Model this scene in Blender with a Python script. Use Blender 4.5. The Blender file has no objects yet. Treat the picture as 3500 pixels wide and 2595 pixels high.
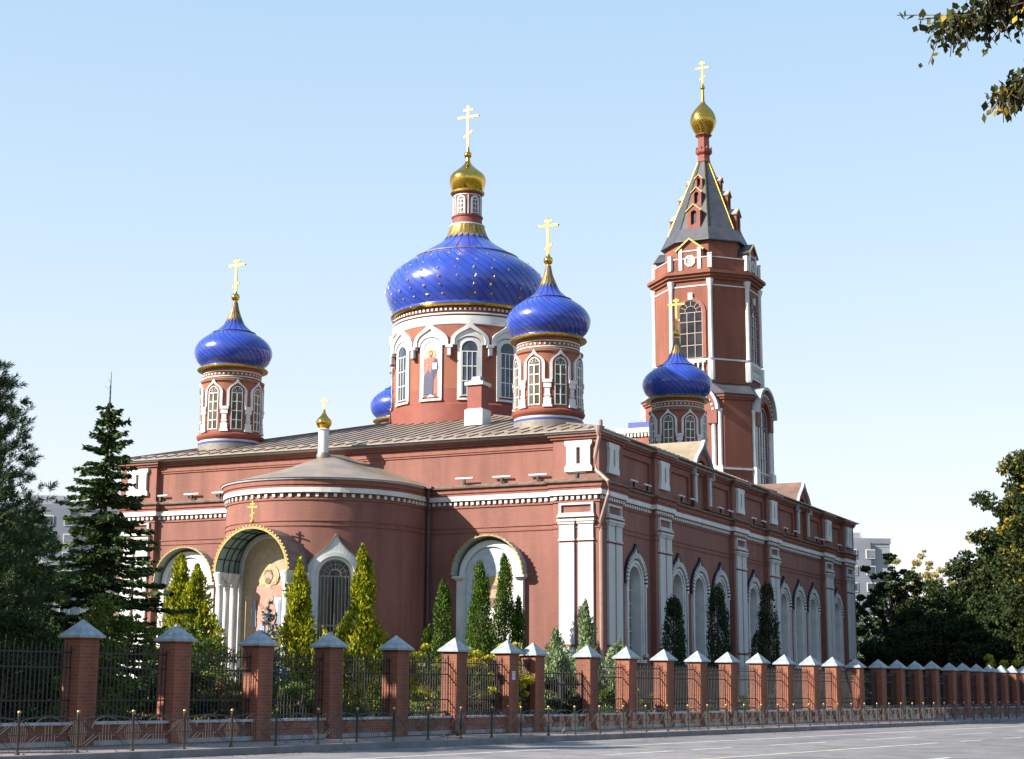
import bpy, bmesh, math, random
import numpy as np
from mathutils import Matrix, Vector
R=math.radians
PI=math.pi
scene=bpy.context.scene
COL=scene.collection

# ------------------------------------------------------------- camera
cam_d=bpy.data.cameras.new('camera'); cam=bpy.data.objects.new('camera',cam_d); COL.objects.link(cam)
scene.camera=cam
cam_d.sensor_fit='HORIZONTAL'; cam_d.sensor_width=36; cam_d.lens=57.019
cam_d.clip_end=3000; cam_d.clip_start=.1
cam.matrix_world=Matrix.Translation((25.731,-62.172,1.6))@Matrix.Rotation(R(25.546),4,'Z')@Matrix.Rotation(PI/2+R(10.656),4,'X')@Matrix.Rotation(R(.243),4,'Z')
scene.render.resolution_x=1024; scene.render.resolution_y=759

# ------------------------------------------------------------- sky and sun
SUN=Vector((-.90,-1.0,.80)).normalized()
el=math.asin(SUN.z); az=math.atan2(SUN.x,SUN.y)
w=bpy.data.worlds.new('World'); scene.world=w; w.use_nodes=True
nt=w.node_tree; bg=nt.nodes['Background']
sky=nt.nodes.new('ShaderNodeTexSky'); sky.sky_type='NISHITA'; sky.sun_disc=False
sky.sun_elevation=el; sky.sun_rotation=az; sky.altitude=0; sky.air_density=1.0; sky.dust_density=1.0; sky.ozone_density=1.6
tcw=nt.nodes.new('ShaderNodeTexCoord'); spw=nt.nodes.new('ShaderNodeSeparateXYZ'); rw=nt.nodes.new('ShaderNodeValToRGB'); mw=nt.nodes.new('ShaderNodeMix'); mw.data_type='RGBA'; sw=nt.nodes.new('ShaderNodeVectorMath'); sw.operation='SCALE'
nt.links.new(tcw.outputs['Generated'],spw.inputs[0]); nt.links.new(spw.outputs[2],rw.inputs[0])
e_=rw.color_ramp.elements; e_[0].position=.06; e_[0].color=(.98,.97,.985,1); e_[1].position=.55; e_[1].color=(.37,.63,.95,1); q_=e_.new(.27); q_.color=(.66,.83,.97,1)
nt.links.new(rw.outputs[0],sw.inputs[0]); sw.inputs['Scale'].default_value=3.82; mw.inputs[0].default_value=.8   # pale hazy veil over the clear-sky model
nt.links.new(sky.outputs[0],mw.inputs[6]); nt.links.new(sw.outputs[0],mw.inputs[7]); nt.links.new(mw.outputs[2],bg.inputs[0]); bg.inputs[1].default_value=.098
sd=bpy.data.lights.new('sun','SUN'); sd.energy=5.0; sd.angle=R(.5); sd.color=(1,.91,.78)
so=bpy.data.objects.new('sun',sd); COL.objects.link(so)
so.rotation_euler=SUN.to_track_quat('Z','Y').to_euler(); so.location=(-40,-40,60)
scene.view_settings.view_transform='Standard'; scene.view_settings.look='None'
scene.view_settings.exposure=1.45; scene.view_settings.gamma=1

# ------------------------------------------------------------- materials
def new_mat(name):
    m=bpy.data.materials.new(name); m.use_nodes=True
    nt=m.node_tree; return m,nt,nt.nodes['Principled BSDF']
def N(nt,t,**k):
    n=nt.nodes.new(t)
    for a,b in k.items(): setattr(n,a,b)
    return n
def ramp2(nt,fac,c1,c2,p1=.35,p2=.65):
    r=N(nt,'ShaderNodeValToRGB'); e=r.color_ramp.elements
    e[0].position=p1; e[0].color=(*c1,1); e[1].position=p2; e[1].color=(*c2,1)
    nt.links.new(fac,r.inputs[0]); return r.outputs[0]
def mul(c,f): return tuple(min(1,x*f) for x in c)
AF=.80   # overall paint reflectance
def plain(name,c,rough=.6,metal=0,var=.15,scale=3,bump=0,bscale=20):
    c=mul(c,AF)
    m,nt,b=new_mat(name)
    tc=N(nt,'ShaderNodeTexCoord')
    no=N(nt,'ShaderNodeTexNoise'); no.inputs['Scale'].default_value=scale; no.inputs['Detail'].default_value=6
    nt.links.new(tc.outputs['Object'],no.inputs[0])
    nt.links.new(ramp2(nt,no.outputs[0],mul(c,1-var),mul(c,1+var)),b.inputs['Base Color'])
    b.inputs['Roughness'].default_value=rough; b.inputs['Metallic'].default_value=metal
    if bump:
        n2=N(nt,'ShaderNodeTexNoise'); n2.inputs['Scale'].default_value=bscale; nt.links.new(tc.outputs['Object'],n2.inputs[0])
        bu=N(nt,'ShaderNodeBump'); bu.inputs['Strength'].default_value=bump; bu.inputs['Distance'].default_value=.05
        nt.links.new(n2.outputs[0],bu.inputs['Height']); nt.links.new(bu.outputs[0],b.inputs['Normal'])
    return m
def brick(name,c,c2,mortar,bw=.25,bh=.077,ms=.012,stain=.3,bump=.22,rough=.85,tone=False):
    c=mul(c,AF);c2=mul(c2,AF);mortar=mul(mortar,AF)
    m,nt,b=new_mat(name); L=nt.links.new
    tc=N(nt,'ShaderNodeTexCoord'); sp=N(nt,'ShaderNodeSeparateXYZ'); L(tc.outputs['Object'],sp.inputs[0])
    ad=N(nt,'ShaderNodeMath',operation='ADD'); L(sp.outputs[0],ad.inputs[0]); L(sp.outputs[1],ad.inputs[1])
    cb=N(nt,'ShaderNodeCombineXYZ'); L(ad.outputs[0],cb.inputs[0]); L(sp.outputs[2],cb.inputs[1])
    br=N(nt,'ShaderNodeTexBrick'); L(cb.outputs[0],br.inputs[0])
    br.inputs['Scale'].default_value=1; br.inputs['Brick Width'].default_value=bw; br.inputs['Row Height'].default_value=bh
    br.inputs['Mortar Size'].default_value=ms; br.inputs['Mortar Smooth'].default_value=.2; br.inputs['Bias'].default_value=0
    br.inputs['Color1'].default_value=(*c,1); br.inputs['Color2'].default_value=(*c2,1); br.inputs['Mortar'].default_value=(*mortar,1)
    no=N(nt,'ShaderNodeTexNoise'); no.inputs['Scale'].default_value=.45; no.inputs['Detail'].default_value=8; no.inputs['Roughness'].default_value=.6
    mp=N(nt,'ShaderNodeMapping'); mp.inputs['Scale'].default_value=(1,1,.35); L(tc.outputs['Object'],mp.inputs[0]); L(mp.outputs[0],no.inputs[0])
    mx=N(nt,'ShaderNodeMix',data_type='RGBA',blend_type='MULTIPLY'); mx.inputs[0].default_value=1
    L(br.outputs[0],mx.inputs[6]); L(ramp2(nt,no.outputs[0],(1-stain,)*3,(1,1,1),.3,.62),mx.inputs[7]); L(mx.outputs[2],b.inputs['Base Color'])
    src=b.inputs['Base Color'].links[0].from_socket
    n3=N(nt,'ShaderNodeTexNoise'); n3.inputs['Scale'].default_value=1; n3.inputs['Detail'].default_value=5
    m3=N(nt,'ShaderNodeMapping'); m3.inputs['Scale'].default_value=(2.2,2.2,.22); L(tc.outputs['Object'],m3.inputs[0]); L(m3.outputs[0],n3.inputs[0])
    x3=N(nt,'ShaderNodeMix',data_type='RGBA',blend_type='MULTIPLY'); x3.inputs[0].default_value=1; L(src,x3.inputs[6]); L(ramp2(nt,n3.outputs[0],(1-stain*.6,)*3,(1.06,1.06,1.06),.3,.6),x3.inputs[7])
    oi=N(nt,'ShaderNodeObjectInfo'); x4=N(nt,'ShaderNodeMix',data_type='RGBA',blend_type='MULTIPLY'); x4.inputs[0].default_value=1 if tone else 0; L(x3.outputs[2],x4.inputs[6]); L(ramp2(nt,oi.outputs['Random'],(.78,.80,.82),(1.12,1.08,1.05),0,1),x4.inputs[7]); L(x4.outputs[2],b.inputs['Base Color'])
    b.inputs['Roughness'].default_value=rough
    bu=N(nt,'ShaderNodeBump'); bu.inputs['Strength'].default_value=bump; bu.inputs['Distance'].default_value=.02
    L(br.outputs['Fac'],bu.inputs['Height']); bu.invert=True; L(bu.outputs[0],b.inputs['Normal'])
    return m
M={}
M['brick']=brick('painted_brick',(.285,.117,.091),(.262,.105,.083),(.235,.094,.075))
M['brick_o']=brick('orange_painted_brick',(.33,.115,.066),(.31,.105,.06),(.27,.09,.055),stain=.2)
M['brick_t']=brick('tower_brick',(.27,.088,.055),(.25,.080,.05),(.20,.065,.043),stain=.25)
M['brick_r']=plain('dark_red_paint',(.22,.05,.032),.7,0,.1,1.5)
M['brick_d']=plain('brick_trim_paint',(.23,.078,.057),.8,0,.12,4)
M['pillar']=brick('fence_brick',(.34,.098,.045),(.25,.068,.034),(.26,.15,.11),ms=.009,stain=.4,tone=True)
M['white']=plain('white_paint',(.62,.62,.62),.6,0,.10,1.6,.15,30)
M['whiteb']=brick('white_painted_brick',(.63,.63,.63),(.60,.60,.60),(.52,.52,.52),stain=.1,bump=.4)
M['wframe']=plain('white_window_frame',(.75,.75,.74),.5,0,.03)
M['roof']=plain('brown_sheet_roof',(.25,.205,.17),.5,.1,.16,1.2)
M['roof_d']=plain('dark_sheet_roof',(.062,.064,.08),.5,.1,.2,1.5)
M['roof_t']=plain('tan_sheet_roof',(.27,.22,.155),.6,0,.12,2)
M['ledge']=plain('ledge_metal',(.20,.15,.125),.55,.2,.3,3)
M['gutter']=plain('brown_downpipe_paint',(.30,.20,.165),.5,0,.08)
M['gutter_d']=plain('dark_downpipe_paint',(.075,.05,.055),.5,0,.1)
M['greybase']=plain('grey_sheet_metal',(.24,.22,.19),.5,.3,.15,4)
M['blueband']=plain('blue_trim_paint',(.05,.07,.30),.4,0,.1)
M['gold']=plain('gilded_metal',(.72,.44,.08),.16,1,.2,9)
M['goldr']=plain('worn_gilding',(.42,.27,.05),.38,.75,.35,9)
M['crossgold']=plain('gold_leaf_cross',(.62,.38,.09),.4,.6,.05)
M['iron']=plain('black_iron_paint',(.02,.02,.024),.5,.3,.2)
M['hood']=plain('dark_sheet_hood',(.022,.02,.04),.5,.2,.2)
M['grime']=plain('grey_concrete',(.33,.33,.34),.85,0,.15,3,.3,40)
M['coping']=plain('pale_coping',(.42,.44,.48),.7,0,.12,5)
M['cap']=plain('pale_metal_cap',(.29,.33,.36),.55,.15,.22,6)
M['teal']=plain('green_canopy_sheet',(.30,.40,.39),.4,0,.12,3)
M['bark']=plain('bark',(.09,.065,.045),.9,0,.3,8,.6,25)
M['bark_b']=plain('birch_bark',(.5,.48,.44),.8,0,.35,9)
M['concrete']=plain('pale_panel_concrete',(.34,.35,.40),.9,0,.08,.3)
M['concrete_d']=plain('blue_grey_panel_concrete',(.23,.245,.31),.9,0,.08,.3)
def glass(name,c,rough=.12,var=.5,scale=1.2):
    m=plain(name,c,rough,0,var,scale); m.node_tree.nodes['Principled BSDF'].inputs['Specular IOR Level'].default_value=.4
    return m
M['glass']=glass('window_glass',(.022,.025,.032))
M['glass_o']=glass('amber_window_glass',(.075,.065,.035),.3)
M['glass_g']=glass('patterned_grille_glass',(.20,.21,.25),.5,.5,5)
M['glass_b']=glass('blue_grey_glass',(.05,.065,.095),.1)
def domeblue():
    m,nt,b=new_mat('blue_glossy_dome_paint'); L=nt.links.new
    tc=N(nt,'ShaderNodeTexCoord'); no=N(nt,'ShaderNodeTexNoise'); no.inputs['Scale'].default_value=1.5; L(tc.outputs['Object'],no.inputs[0])
    L(ramp2(nt,no.outputs[0],(.018,.042,.29),(.026,.058,.37)),b.inputs['Base Color'])
    b.inputs['Roughness'].default_value=.27; b.inputs['Coat Weight'].default_value=.35; b.inputs['Coat Roughness'].default_value=.12
    no2=N(nt,'ShaderNodeTexNoise'); no2.inputs['Scale'].default_value=2.5; L(tc.outputs['Object'],no2.inputs[0])
    bu=N(nt,'ShaderNodeBump'); bu.inputs['Strength'].default_value=.12; bu.inputs['Distance'].default_value=.03
    L(no2.outputs[0],bu.inputs['Height']); L(bu.outputs[0],b.inputs['Normal'])
    return m
M['blue']=domeblue()
M['trimgold']=plain('dull_gilt_trim',(.34,.25,.08),.5,.3,.3,12)
M['seam']=plain('dark_blue_seam',(.012,.015,.09),.5)
def leafmat(name,ca,cb,trans=.25,scale=1.2,cc=None,pc=.12,cpos=.97):
    ca=mul(ca,.88); cb=mul(cb,.88); cc=mul(cc,.9) if cc else None
    m,nt,b=new_mat(name); L=nt.links.new
    tc=N(nt,'ShaderNodeTexCoord'); no=N(nt,'ShaderNodeTexNoise'); no.inputs['Scale'].default_value=scale; no.inputs['Detail'].default_value=3
    L(tc.outputs['Object'],no.inputs[0])
    ge=N(nt,'ShaderNodeNewGeometry')
    ma=N(nt,'ShaderNodeMath',operation='MULTIPLY_ADD'); ma.inputs[1].default_value=.45; L(ge.outputs['Random Per Island'],ma.inputs[0]); L(no.outputs[0],ma.inputs[2])
    r=N(nt,'ShaderNodeValToRGB'); e=r.color_ramp.elements
    e[0].position=.45; e[0].color=(*ca,1); e[1].position=.95; e[1].color=(*cb,1)
    if cc: 
        x=e.new(cpos); x.color=(*cc,1); e[-1].position=1.0; e[-1].color=(*cc,1); e[1].position=.95-pc
        e[1].color=(*cb,1)
    L(ma.outputs[0],r.inputs[0]); L(r.outputs[0],b.inputs['Base Color'])
    b.inputs['Roughness'].default_value=.65; b.inputs['Specular IOR Level'].default_value=.15
    tr=N(nt,'ShaderNodeBsdfTranslucent'); L(r.outputs[0],tr.inputs[0])
    mx=N(nt,'ShaderNodeMixShader'); mx.inputs[0].default_value=trans
    L(b.outputs[0],mx.inputs[1]); L(tr.outputs[0],mx.inputs[2]); L(mx.outputs[0],nt.nodes['Material Output'].inputs[0])
    return m
M['spruce']=leafmat('spruce_needles',(.014,.034,.010),(.085,.125,.035),.15)
M['pine']=leafmat('pine_needles',(.022,.05,.022),(.075,.125,.05),.15,2)
M['bluespruce']=leafmat('blue_spruce_needles',(.08,.13,.13),(.20,.28,.27),.1,3)
M['thuja_y']=leafmat('golden_thuja_scales',(.07,.12,.008),(.42,.40,.015),.3,2.2)
M['thuja_g']=leafmat('green_thuja_scales',(.022,.055,.010),(.10,.17,.018),.15,3)
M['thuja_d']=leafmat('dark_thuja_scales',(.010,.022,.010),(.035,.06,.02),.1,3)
M['juniper']=leafmat('grey_juniper_needles',(.10,.15,.075),(.30,.38,.19),.2,3)
M['maple']=leafmat('maple_leaves',(.012,.022,.008),(.035,.055,.014),.2,.35,(.28,.20,.02),.01,.999)
M['decid']=leafmat('dark_green_leaves',(.012,.024,.009),(.038,.058,.016),.2,1)
M['birch']=leafmat('birch_leaves',(.22,.20,.07),(.45,.38,.14),.4,1.5)
M['ylw']=leafmat('yellow_green_leaves',(.16,.21,.02),(.50,.48,.04),.4,2.5,(.55,.34,.02),.1)
M['shrub']=leafmat('shrub_leaves',(.03,.06,.012),(.17,.22,.035),.3,2)
M['rust']=leafmat('rusty_autumn_leaves',(.06,.06,.025),(.22,.15,.06),.3,3)
M['over']=leafmat('overhanging_birch_leaves',(.012,.018,.007),(.06,.068,.016),.3,3,(.45,.30,.03),.05,.985)
M['grassm']=leafmat('grass_blades',(.05,.09,.02),(.16,.2,.05),.3,1)

# ------------------------------------------------------------- mesh builder
WL={}
def reg(o,loc): WL[o.name]=Vector(loc)
def props(o,label=None,cat=None,group=None,kind=None):
    if label: o['label']=label
    if cat: o['category']=cat
    if group: o['group']=group
    if kind: o['kind']=kind
    return o
def empty(name,loc,label=None,cat=None,group=None):
    o=bpy.data.objects.new(name,None); COL.objects.link(o); o.location=loc; o.empty_display_size=.3
    reg(o,loc); return props(o,label,cat,group)
class MB:
    def __init__(s): s.v=[]; s.f=[]; s.m=[]; s.k=0
    def mat(s,k): s.k=k; return s
    def add(s,vs,fs):
        b=len(s.v); s.v.extend([tuple(x) for x in vs]); s.f.extend([tuple(i+b for i in f) for f in fs]); s.m.extend([s.k]*len(fs)); return s
    def box(s,x0,x1,y0,y1,z0,z1):
        return s.add([(x0,y0,z0),(x1,y0,z0),(x1,y1,z0),(x0,y1,z0),(x0,y0,z1),(x1,y0,z1),(x1,y1,z1),(x0,y1,z1)],
            [(0,3,2,1),(4,5,6,7),(0,1,5,4),(1,2,6,5),(2,3,7,6),(3,0,4,7)])
    def bx(s,mp,u0,u1,w0,w1,n0,n1,seg=1):
        vs=[];fs=[]
        for i in range(seg+1):
            u=u0+(u1-u0)*i/seg
            vs+= [mp(u,w0,n0),mp(u,w1,n0),mp(u,w1,n1),mp(u,w0,n1)]
        for i in range(seg):
            a=4*i
            for j in range(4): fs.append((a+j,a+(j+1)%4,a+4+(j+1)%4,a+4+j))
        fs+=[(0,1,2,3),(4*seg+3,4*seg+2,4*seg+1,4*seg)]
        return s.add(vs,fs)
    def band(s,mp,A,B,n0,n1,closed=False):
        # strip between polyline A and B (lists of (u,w)), solid from n0 to n1
        k=len(A); vs=[]
        for (a,b) in zip(A,B): vs+=[mp(*a,n0),mp(*b,n0),mp(*b,n1),mp(*a,n1)]
        fs=[]
        for i in range(k if closed else k-1):
            p=4*i;q=4*((i+1)%k)
            for j in range(4): fs.append((p+j,p+(j+1)%4,q+(j+1)%4,q+j))
        if not closed: fs+=[(0,1,2,3),(4*k-1,4*k-2,4*k-3,4*k-4)]
        return s.add(vs,fs)
    def lathe(s,prof,seg=48,c=(0,0),twist=None,rad=None,a0=0):
        vs=[];fs=[];n=len(prof)
        for i,(r,z) in enumerate(prof):
            for j in range(seg):
                a=a0+2*PI*j/seg+(twist(z) if twist else 0)
                rr=r*(rad(j,i) if rad else 1)
                vs.append((c[0]+rr*math.sin(a),c[1]-rr*math.cos(a),z))
        for i in range(n-1):
            for j in range(seg):
                k=(j+1)%seg; fs.append((i*seg+j,i*seg+k,(i+1)*seg+k,(i+1)*seg+j))
        s.add(vs,fs)
        if prof[0][0]>1e-4: s.add([vs[j] for j in range(seg)],[tuple(range(seg))[::-1]])
        if prof[-1][0]>1e-4: s.add([vs[(n-1)*seg+j] for j in range(seg)],[tuple(range(seg))])
        return s
    def fill(s,mp,A,n0,n1,k=5):
        for j in range(k):
            a,b=j/k,(j+1)/k; s.band(mp,[(u*a,w) for u,w in A],[(u*b,w) for u,w in A],n0,n1)
        return s
    def tube(s,pts,r,seg=6,r2=None):
        pts=[Vector(p) for p in pts]; k=len(pts); vs=[];fs=[]
        up=Vector((0,0,1))
        for i,p in enumerate(pts):
            d=(pts[min(i+1,k-1)]-pts[max(i-1,0)]).normalized()
            x=d.cross(up)
            if x.length<.05: x=d.cross(Vector((1,0,0)))
            x.normalize(); y=d.cross(x)
            rr=r if r2 is None else r+(r2-r)*i/(k-1)
            for j in range(seg):
                a=2*PI*j/seg; vs.append(p+x*rr*math.cos(a)+y*rr*math.sin(a))
        for i in range(k-1):
            for j in range(seg):
                q=(j+1)%seg; fs.append((i*seg+j,i*seg+q,(i+1)*seg+q,(i+1)*seg+j))
        fs+=[tuple(range(seg))[::-1],tuple((k-1)*seg+j for j in range(seg))]
        return s.add(vs,fs)
    def sweep(s,path,prof,closed=False):
        # path: list (x,y) with outward = right-hand side of travel; prof: list (n,z) closed loop
        k=len(path); P=[Vector(p) for p in path]; vs=[];fs=[];m=len(prof)
        for i in range(k):
            if closed or 0<i<k-1:
                a=(P[i]-P[i-1]).normalized(); b=(P[(i+1)%k]-P[i]).normalized()
            elif i==0: a=b=(P[1]-P[0]).normalized()
            else: a=b=(P[-1]-P[-2]).normalized()
            na=Vector((a.y,-a.x)); nb=Vector((b.y,-b.x)); nn=na+nb
            nn=nn/max(.3,(1+na.dot(nb)))
            for (n,z) in prof: q=P[i]+nn*n; vs.append((q.x,q.y,z))
        for i in range(k if closed else k-1):
            for j in range(m):
                a=i*m; b=((i+1)%k)*m; fs.append((a+j,a+(j+1)%m,b+(j+1)%m,b+j))
        if not closed: fs+=[tuple(range(m)),tuple((k-1)*m+j for j in range(m))[::-1]]
        return s.add(vs,fs)
    def build(s,name,mats,parent=None,loc=(0,0,0),smooth=False,rot=0,recalc=True,props_=None):
        me=bpy.data.meshes.new(name); me.from_pydata(s.v,[],s.f)
        if not isinstance(mats,(list,tuple)): mats=[mats]
        for m in mats: me.materials.append(m)
        if len(mats)>1: me.polygons.foreach_set('material_index',s.m)
        if recalc:
            bm=bmesh.new(); bm.from_mesh(me); bmesh.ops.recalc_face_normals(bm,faces=bm.faces); bm.to_mesh(me); bm.free()
        if smooth:
            me.polygons.foreach_set('use_smooth',[True]*len(me.polygons))
            if smooth!='all': me.set_sharp_from_angle(angle=R(smooth if smooth is not True else 40))
        me.update()
        o=bpy.data.objects.new(name,me); COL.objects.link(o)
        L=Vector(loc); reg(o,L)
        if parent is not None: o.parent=parent; L=L-WL[parent.name]
        o.location=L; o.rotation_euler=(0,0,rot)
        return o
def box_part(name,mat,parent,*b): return MB().box(*b).build(name,mat,parent)
def copy_tree(o,loc,parent=None,rot=None,sc=None):
    c=o.copy(); COL.objects.link(c)
    if parent is not None: c.parent=parent; c.location=Vector(loc)-WL[parent.name]
    else: c.location=loc
    WL[c.name]=Vector(loc)
    if rot is not None: c.rotation_euler=(0,0,rot)
    if sc is not None: c.scale=(sc,sc,sc)
    def rec(a,b):
        for ch in list(a.children):
            d=ch.copy(); COL.objects.link(d); d.parent=b; rec(ch,d)
    rec(o,c); return c
def flat(o,U,Nn):
    o=Vector(o);U=Vector(U);Nn=Vector(Nn)
    return lambda u,w,n:(o.x+U.x*u+Nn.x*n,o.y+U.y*u+Nn.y*n,w)
def cyl(cx,cy,Rr,phi):
    def f(u,w,n):
        a=phi+u/Rr; return (cx+math.sin(a)*(Rr+n),cy-math.cos(a)*(Rr+n),w)
    return f
def arch(hw,sill,spring,n=10,h=None,uc=0):
    h=hw if h is None else h
    r=[(uc-hw,sill),(uc-hw,spring)]
    for i in range(1,2*n): a=PI-PI*i/(2*n); r.append((uc+hw*math.cos(a),spring+h*math.sin(a)))
    return r+[(uc+hw,spring),(uc+hw,sill)]
def ogee(hw,sill,spring,hb,ht,n=10,uc=0,k=5):
    r=[(uc-hw,sill),(uc-hw,spring)]
    for i in range(1,2*n):
        t=i/n if i<=n else 2-i/n
        sg=-1 if i<=n else 1
        r.append((uc+sg*hw*math.cos(PI/2*t),spring+hb*math.sin(PI/2*t)+ht*t**k))
    return r+[(uc+hw,spring),(uc+hw,sill)]
def center(A,uc=0): return [(uc,b) for a,b in A]
def wall_holes(mb,mp,u0,u1,w0,w1,holes,depth):
    # holes: (uc,hw,sill,spring)
    cur=u0
    for (uc,hw,sill,spring) in sorted(holes):
        mb.bx(mp,cur,uc-hw,w0,w1,-depth,0)
        if sill>w0+.01: mb.bx(mp,uc-hw,uc+hw,w0,sill,-depth,0)
        A=arch(hw,spring,spring,8,uc=uc)[1:-1]
        B=[(a[0],w1) for a in A]
        mb.band(mp,A,B,-depth,0)
        cur=uc+hw
    mb.bx(mp,cur,u1,w0,w1,-depth,0)
G0=lambda y: .25-.0032*(y+34)      # pavement height along the street

# ============================================================ SETTING: ground, road, pavement
def strip(name,mat,oa,ob,ya,yb,za,n=40,kind='structure',thick=None):
    # sheet between offsets oa..ob across the street direction; za(y)=height
    mb=MB(); vs=[];fs=[]
    for i in range(n+1):
        y=ya+(yb-ya)*i/n
        for o in (oa,ob): vs.append((o+.15*y,y,za(y)))
    for i in range(n): a=2*i; fs.append((a,a+1,a+3,a+2))
    mb.add(vs,fs)
    if thick:
        vs2=[(x,y,z-thick) for x,y,z in vs]; mb.add(vs2,[f[::-1] for f in fs])
        q=len(vs)
        for i in range(n): a=2*i; mb.add([vs[a],vs[a+2],vs2[a+2],vs2[a],vs[a+1],vs[a+3],vs2[a+3],vs2[a+1]],[(0,1,2,3),(4,7,6,5)])
        mb.add([vs[0],vs[1],vs2[1],vs2[0],vs[-2],vs[-1],vs2[-1],vs2[-2]],[(0,1,2,3),(4,7,6,5)])
    o=mb.build(name,mat); props(o,kind=kind); return o
def asphalt():
    m,nt,b=new_mat('asphalt'); L=nt.links.new
    tc=N(nt,'ShaderNodeTexCoord'); n1=N(nt,'ShaderNodeTexNoise'); n1.inputs['Scale'].default_value=.25; n1.inputs['Detail'].default_value=8
    mp=N(nt,'ShaderNodeMapping'); mp.inputs['Scale'].default_value=(1,.12,1); mp.inputs['Rotation'].default_value=(0,0,R(8.5)); L(tc.outputs['Object'],mp.inputs[0]); L(mp.outputs[0],n1.inputs[0])
    n2=N(nt,'ShaderNodeTexNoise'); n2.inputs['Scale'].default_value=30; n2.inputs['Detail'].default_value=3; L(tc.outputs['Object'],n2.inputs[0])
    mx=N(nt,'ShaderNodeMix',data_type='RGBA',blend_type='MULTIPLY'); mx.inputs[0].default_value=1
    L(ramp2(nt,n1.outputs[0],(.125,.118,.125),(.185,.175,.18),.35,.65),mx.inputs[6]); L(ramp2(nt,n2.outputs[0],(.8,.8,.8),(1.1,1.1,1.1),.3,.7),mx.inputs[7])
    vo=N(nt,'ShaderNodeTexVoronoi',feature='DISTANCE_TO_EDGE'); vo.inputs['Scale'].default_value=.22; wn=N(nt,'ShaderNodeTexNoise'); wn.inputs['Scale'].default_value=1.3; wn.inputs['Detail'].default_value=5
    L(tc.outputs['Object'],wn.inputs[0]); va=N(nt,'ShaderNodeVectorMath',operation='ADD'); L(tc.outputs['Object'],va.inputs[0]); L(wn.outputs[1],va.inputs[1]); L(va.outputs[0],vo.inputs[0])
    n4=N(nt,'ShaderNodeTexNoise'); n4.inputs['Scale'].default_value=.9; n4.inputs['Detail'].default_value=7; L(tc.outputs['Object'],n4.inputs[0])
    mc=N(nt,'ShaderNodeMix',data_type='RGBA',blend_type='MULTIPLY'); mc.inputs[0].default_value=1; L(mx.outputs[2],mc.inputs[6]); L(ramp2(nt,vo.outputs[0],(.45,.45,.45),(1,1,1),.0,.006),mc.inputs[7])
    md=N(nt,'ShaderNodeMix',data_type='RGBA',blend_type='MULTIPLY'); md.inputs[0].default_value=1; L(mc.outputs[2],md.inputs[6]); L(ramp2(nt,n4.outputs[0],(.72,.72,.74),(1.05,1.05,1.04),.38,.55),md.inputs[7])
    L(md.outputs[2],b.inputs['Base Color']); b.inputs['Roughness'].default_value=.8
    bu=N(nt,'ShaderNodeBump'); bu.inputs['Strength'].default_value=.3; bu.inputs['Distance'].default_value=.01; L(n2.outputs[0],bu.inputs['Height']); L(bu.outputs[0],b.inputs['Normal'])
    return m
M['asphalt']=asphalt()
M['paver']=brick('concrete_pavers',(.33,.25,.23),(.28,.215,.20),(.17,.14,.13),bw=.2,bh=.1,ms=.006,stain=.3,bump=.2)
# pavers lie flat: let their pattern run over x and y
nt_=M['paver'].node_tree
for n_ in nt_.nodes:
    if n_.type=='COMBXYZ':
        sp_=[q for q in nt_.nodes if q.type=='SEPXYZ'][0]
        nt_.links.new(sp_.outputs[0],n_.inputs[0]); nt_.links.new(sp_.outputs[1],n_.inputs[1])
M['roof_b']=plain('rust_brown_sheet_roof',(.16,.095,.07),.6,0,.15,2)
M['kerb']=plain('kerb_concrete',(.19,.185,.19),.85,0,.2,2,.3,30)
M['mark']=plain('worn_white_road_paint',(.62,.62,.58),.7,0,.25,4)
M['markc']=plain('worn_cream_road_paint',(.58,.54,.42),.7,0,.25,4)
M['lawn']=plain('lawn_soil_and_grass',(.075,.09,.03),.95,0,.4,.8,.5,12)
g=MB(); S=900
g.add([(-S,-S,-.4),(S,-S,-.4),(S,S,-.4),(-S,S,-.4)],[(0,1,2,3)])
props(g.build('ground',M['lawn']),kind='structure')
# the churchyard lawn, a little above the surrounding ground, falls with the street
strip('churchyard_lawn',M['lawn'],-75,6.72,-70,120,lambda y:G0(y)-.02)
strip('pavement',M['paver'],6.72,10.05,-75,120,lambda y:G0(y),thick=.12)
strip('kerb',M['kerb'],10.052,10.2,-75,120,lambda y:G0(y)+.008,thick=.3)
strip('road',M['asphalt'],10.203,30,-75,120,lambda y:G0(y)-.14)
strip('far_kerb',M['kerb'],30.003,30.15,-75,120,lambda y:G0(y)+.008,thick=.3)
strip('near_pavement',M['paver'],30.153,40,-75,120,lambda y:G0(y),thick=.12)
def rmark(o,y0,y1,wd=.13,mat='mark'):
    strip('road_marking',M[mat],o-wd/2,o+wd/2,y0,y1,lambda y:G0(y)-.136,n=max(2,int((y1-y0)/4)))
rmark(13.4,-60,60); 
for a,b in ((-28.2,-25.2),(-24.3,-22.2),(-20,-16.4),(-13.5,-9.5),(-6,-2),(1,5),(9,13),(-36,-32)): rmark(16.1,a,b,.12)
rmark(18.8,-48,-15.2,.14,'markc')
for a,b in ((-13.5,-11.5),(-9.5,-7.5),(-5,-3),(0,2)): rmark(18.8,a,b,.13,'markc')
for a,b in ((-30,-25.5),(-20,-16),(-38,-34)): rmark(22.6,a,b,.12)

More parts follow.
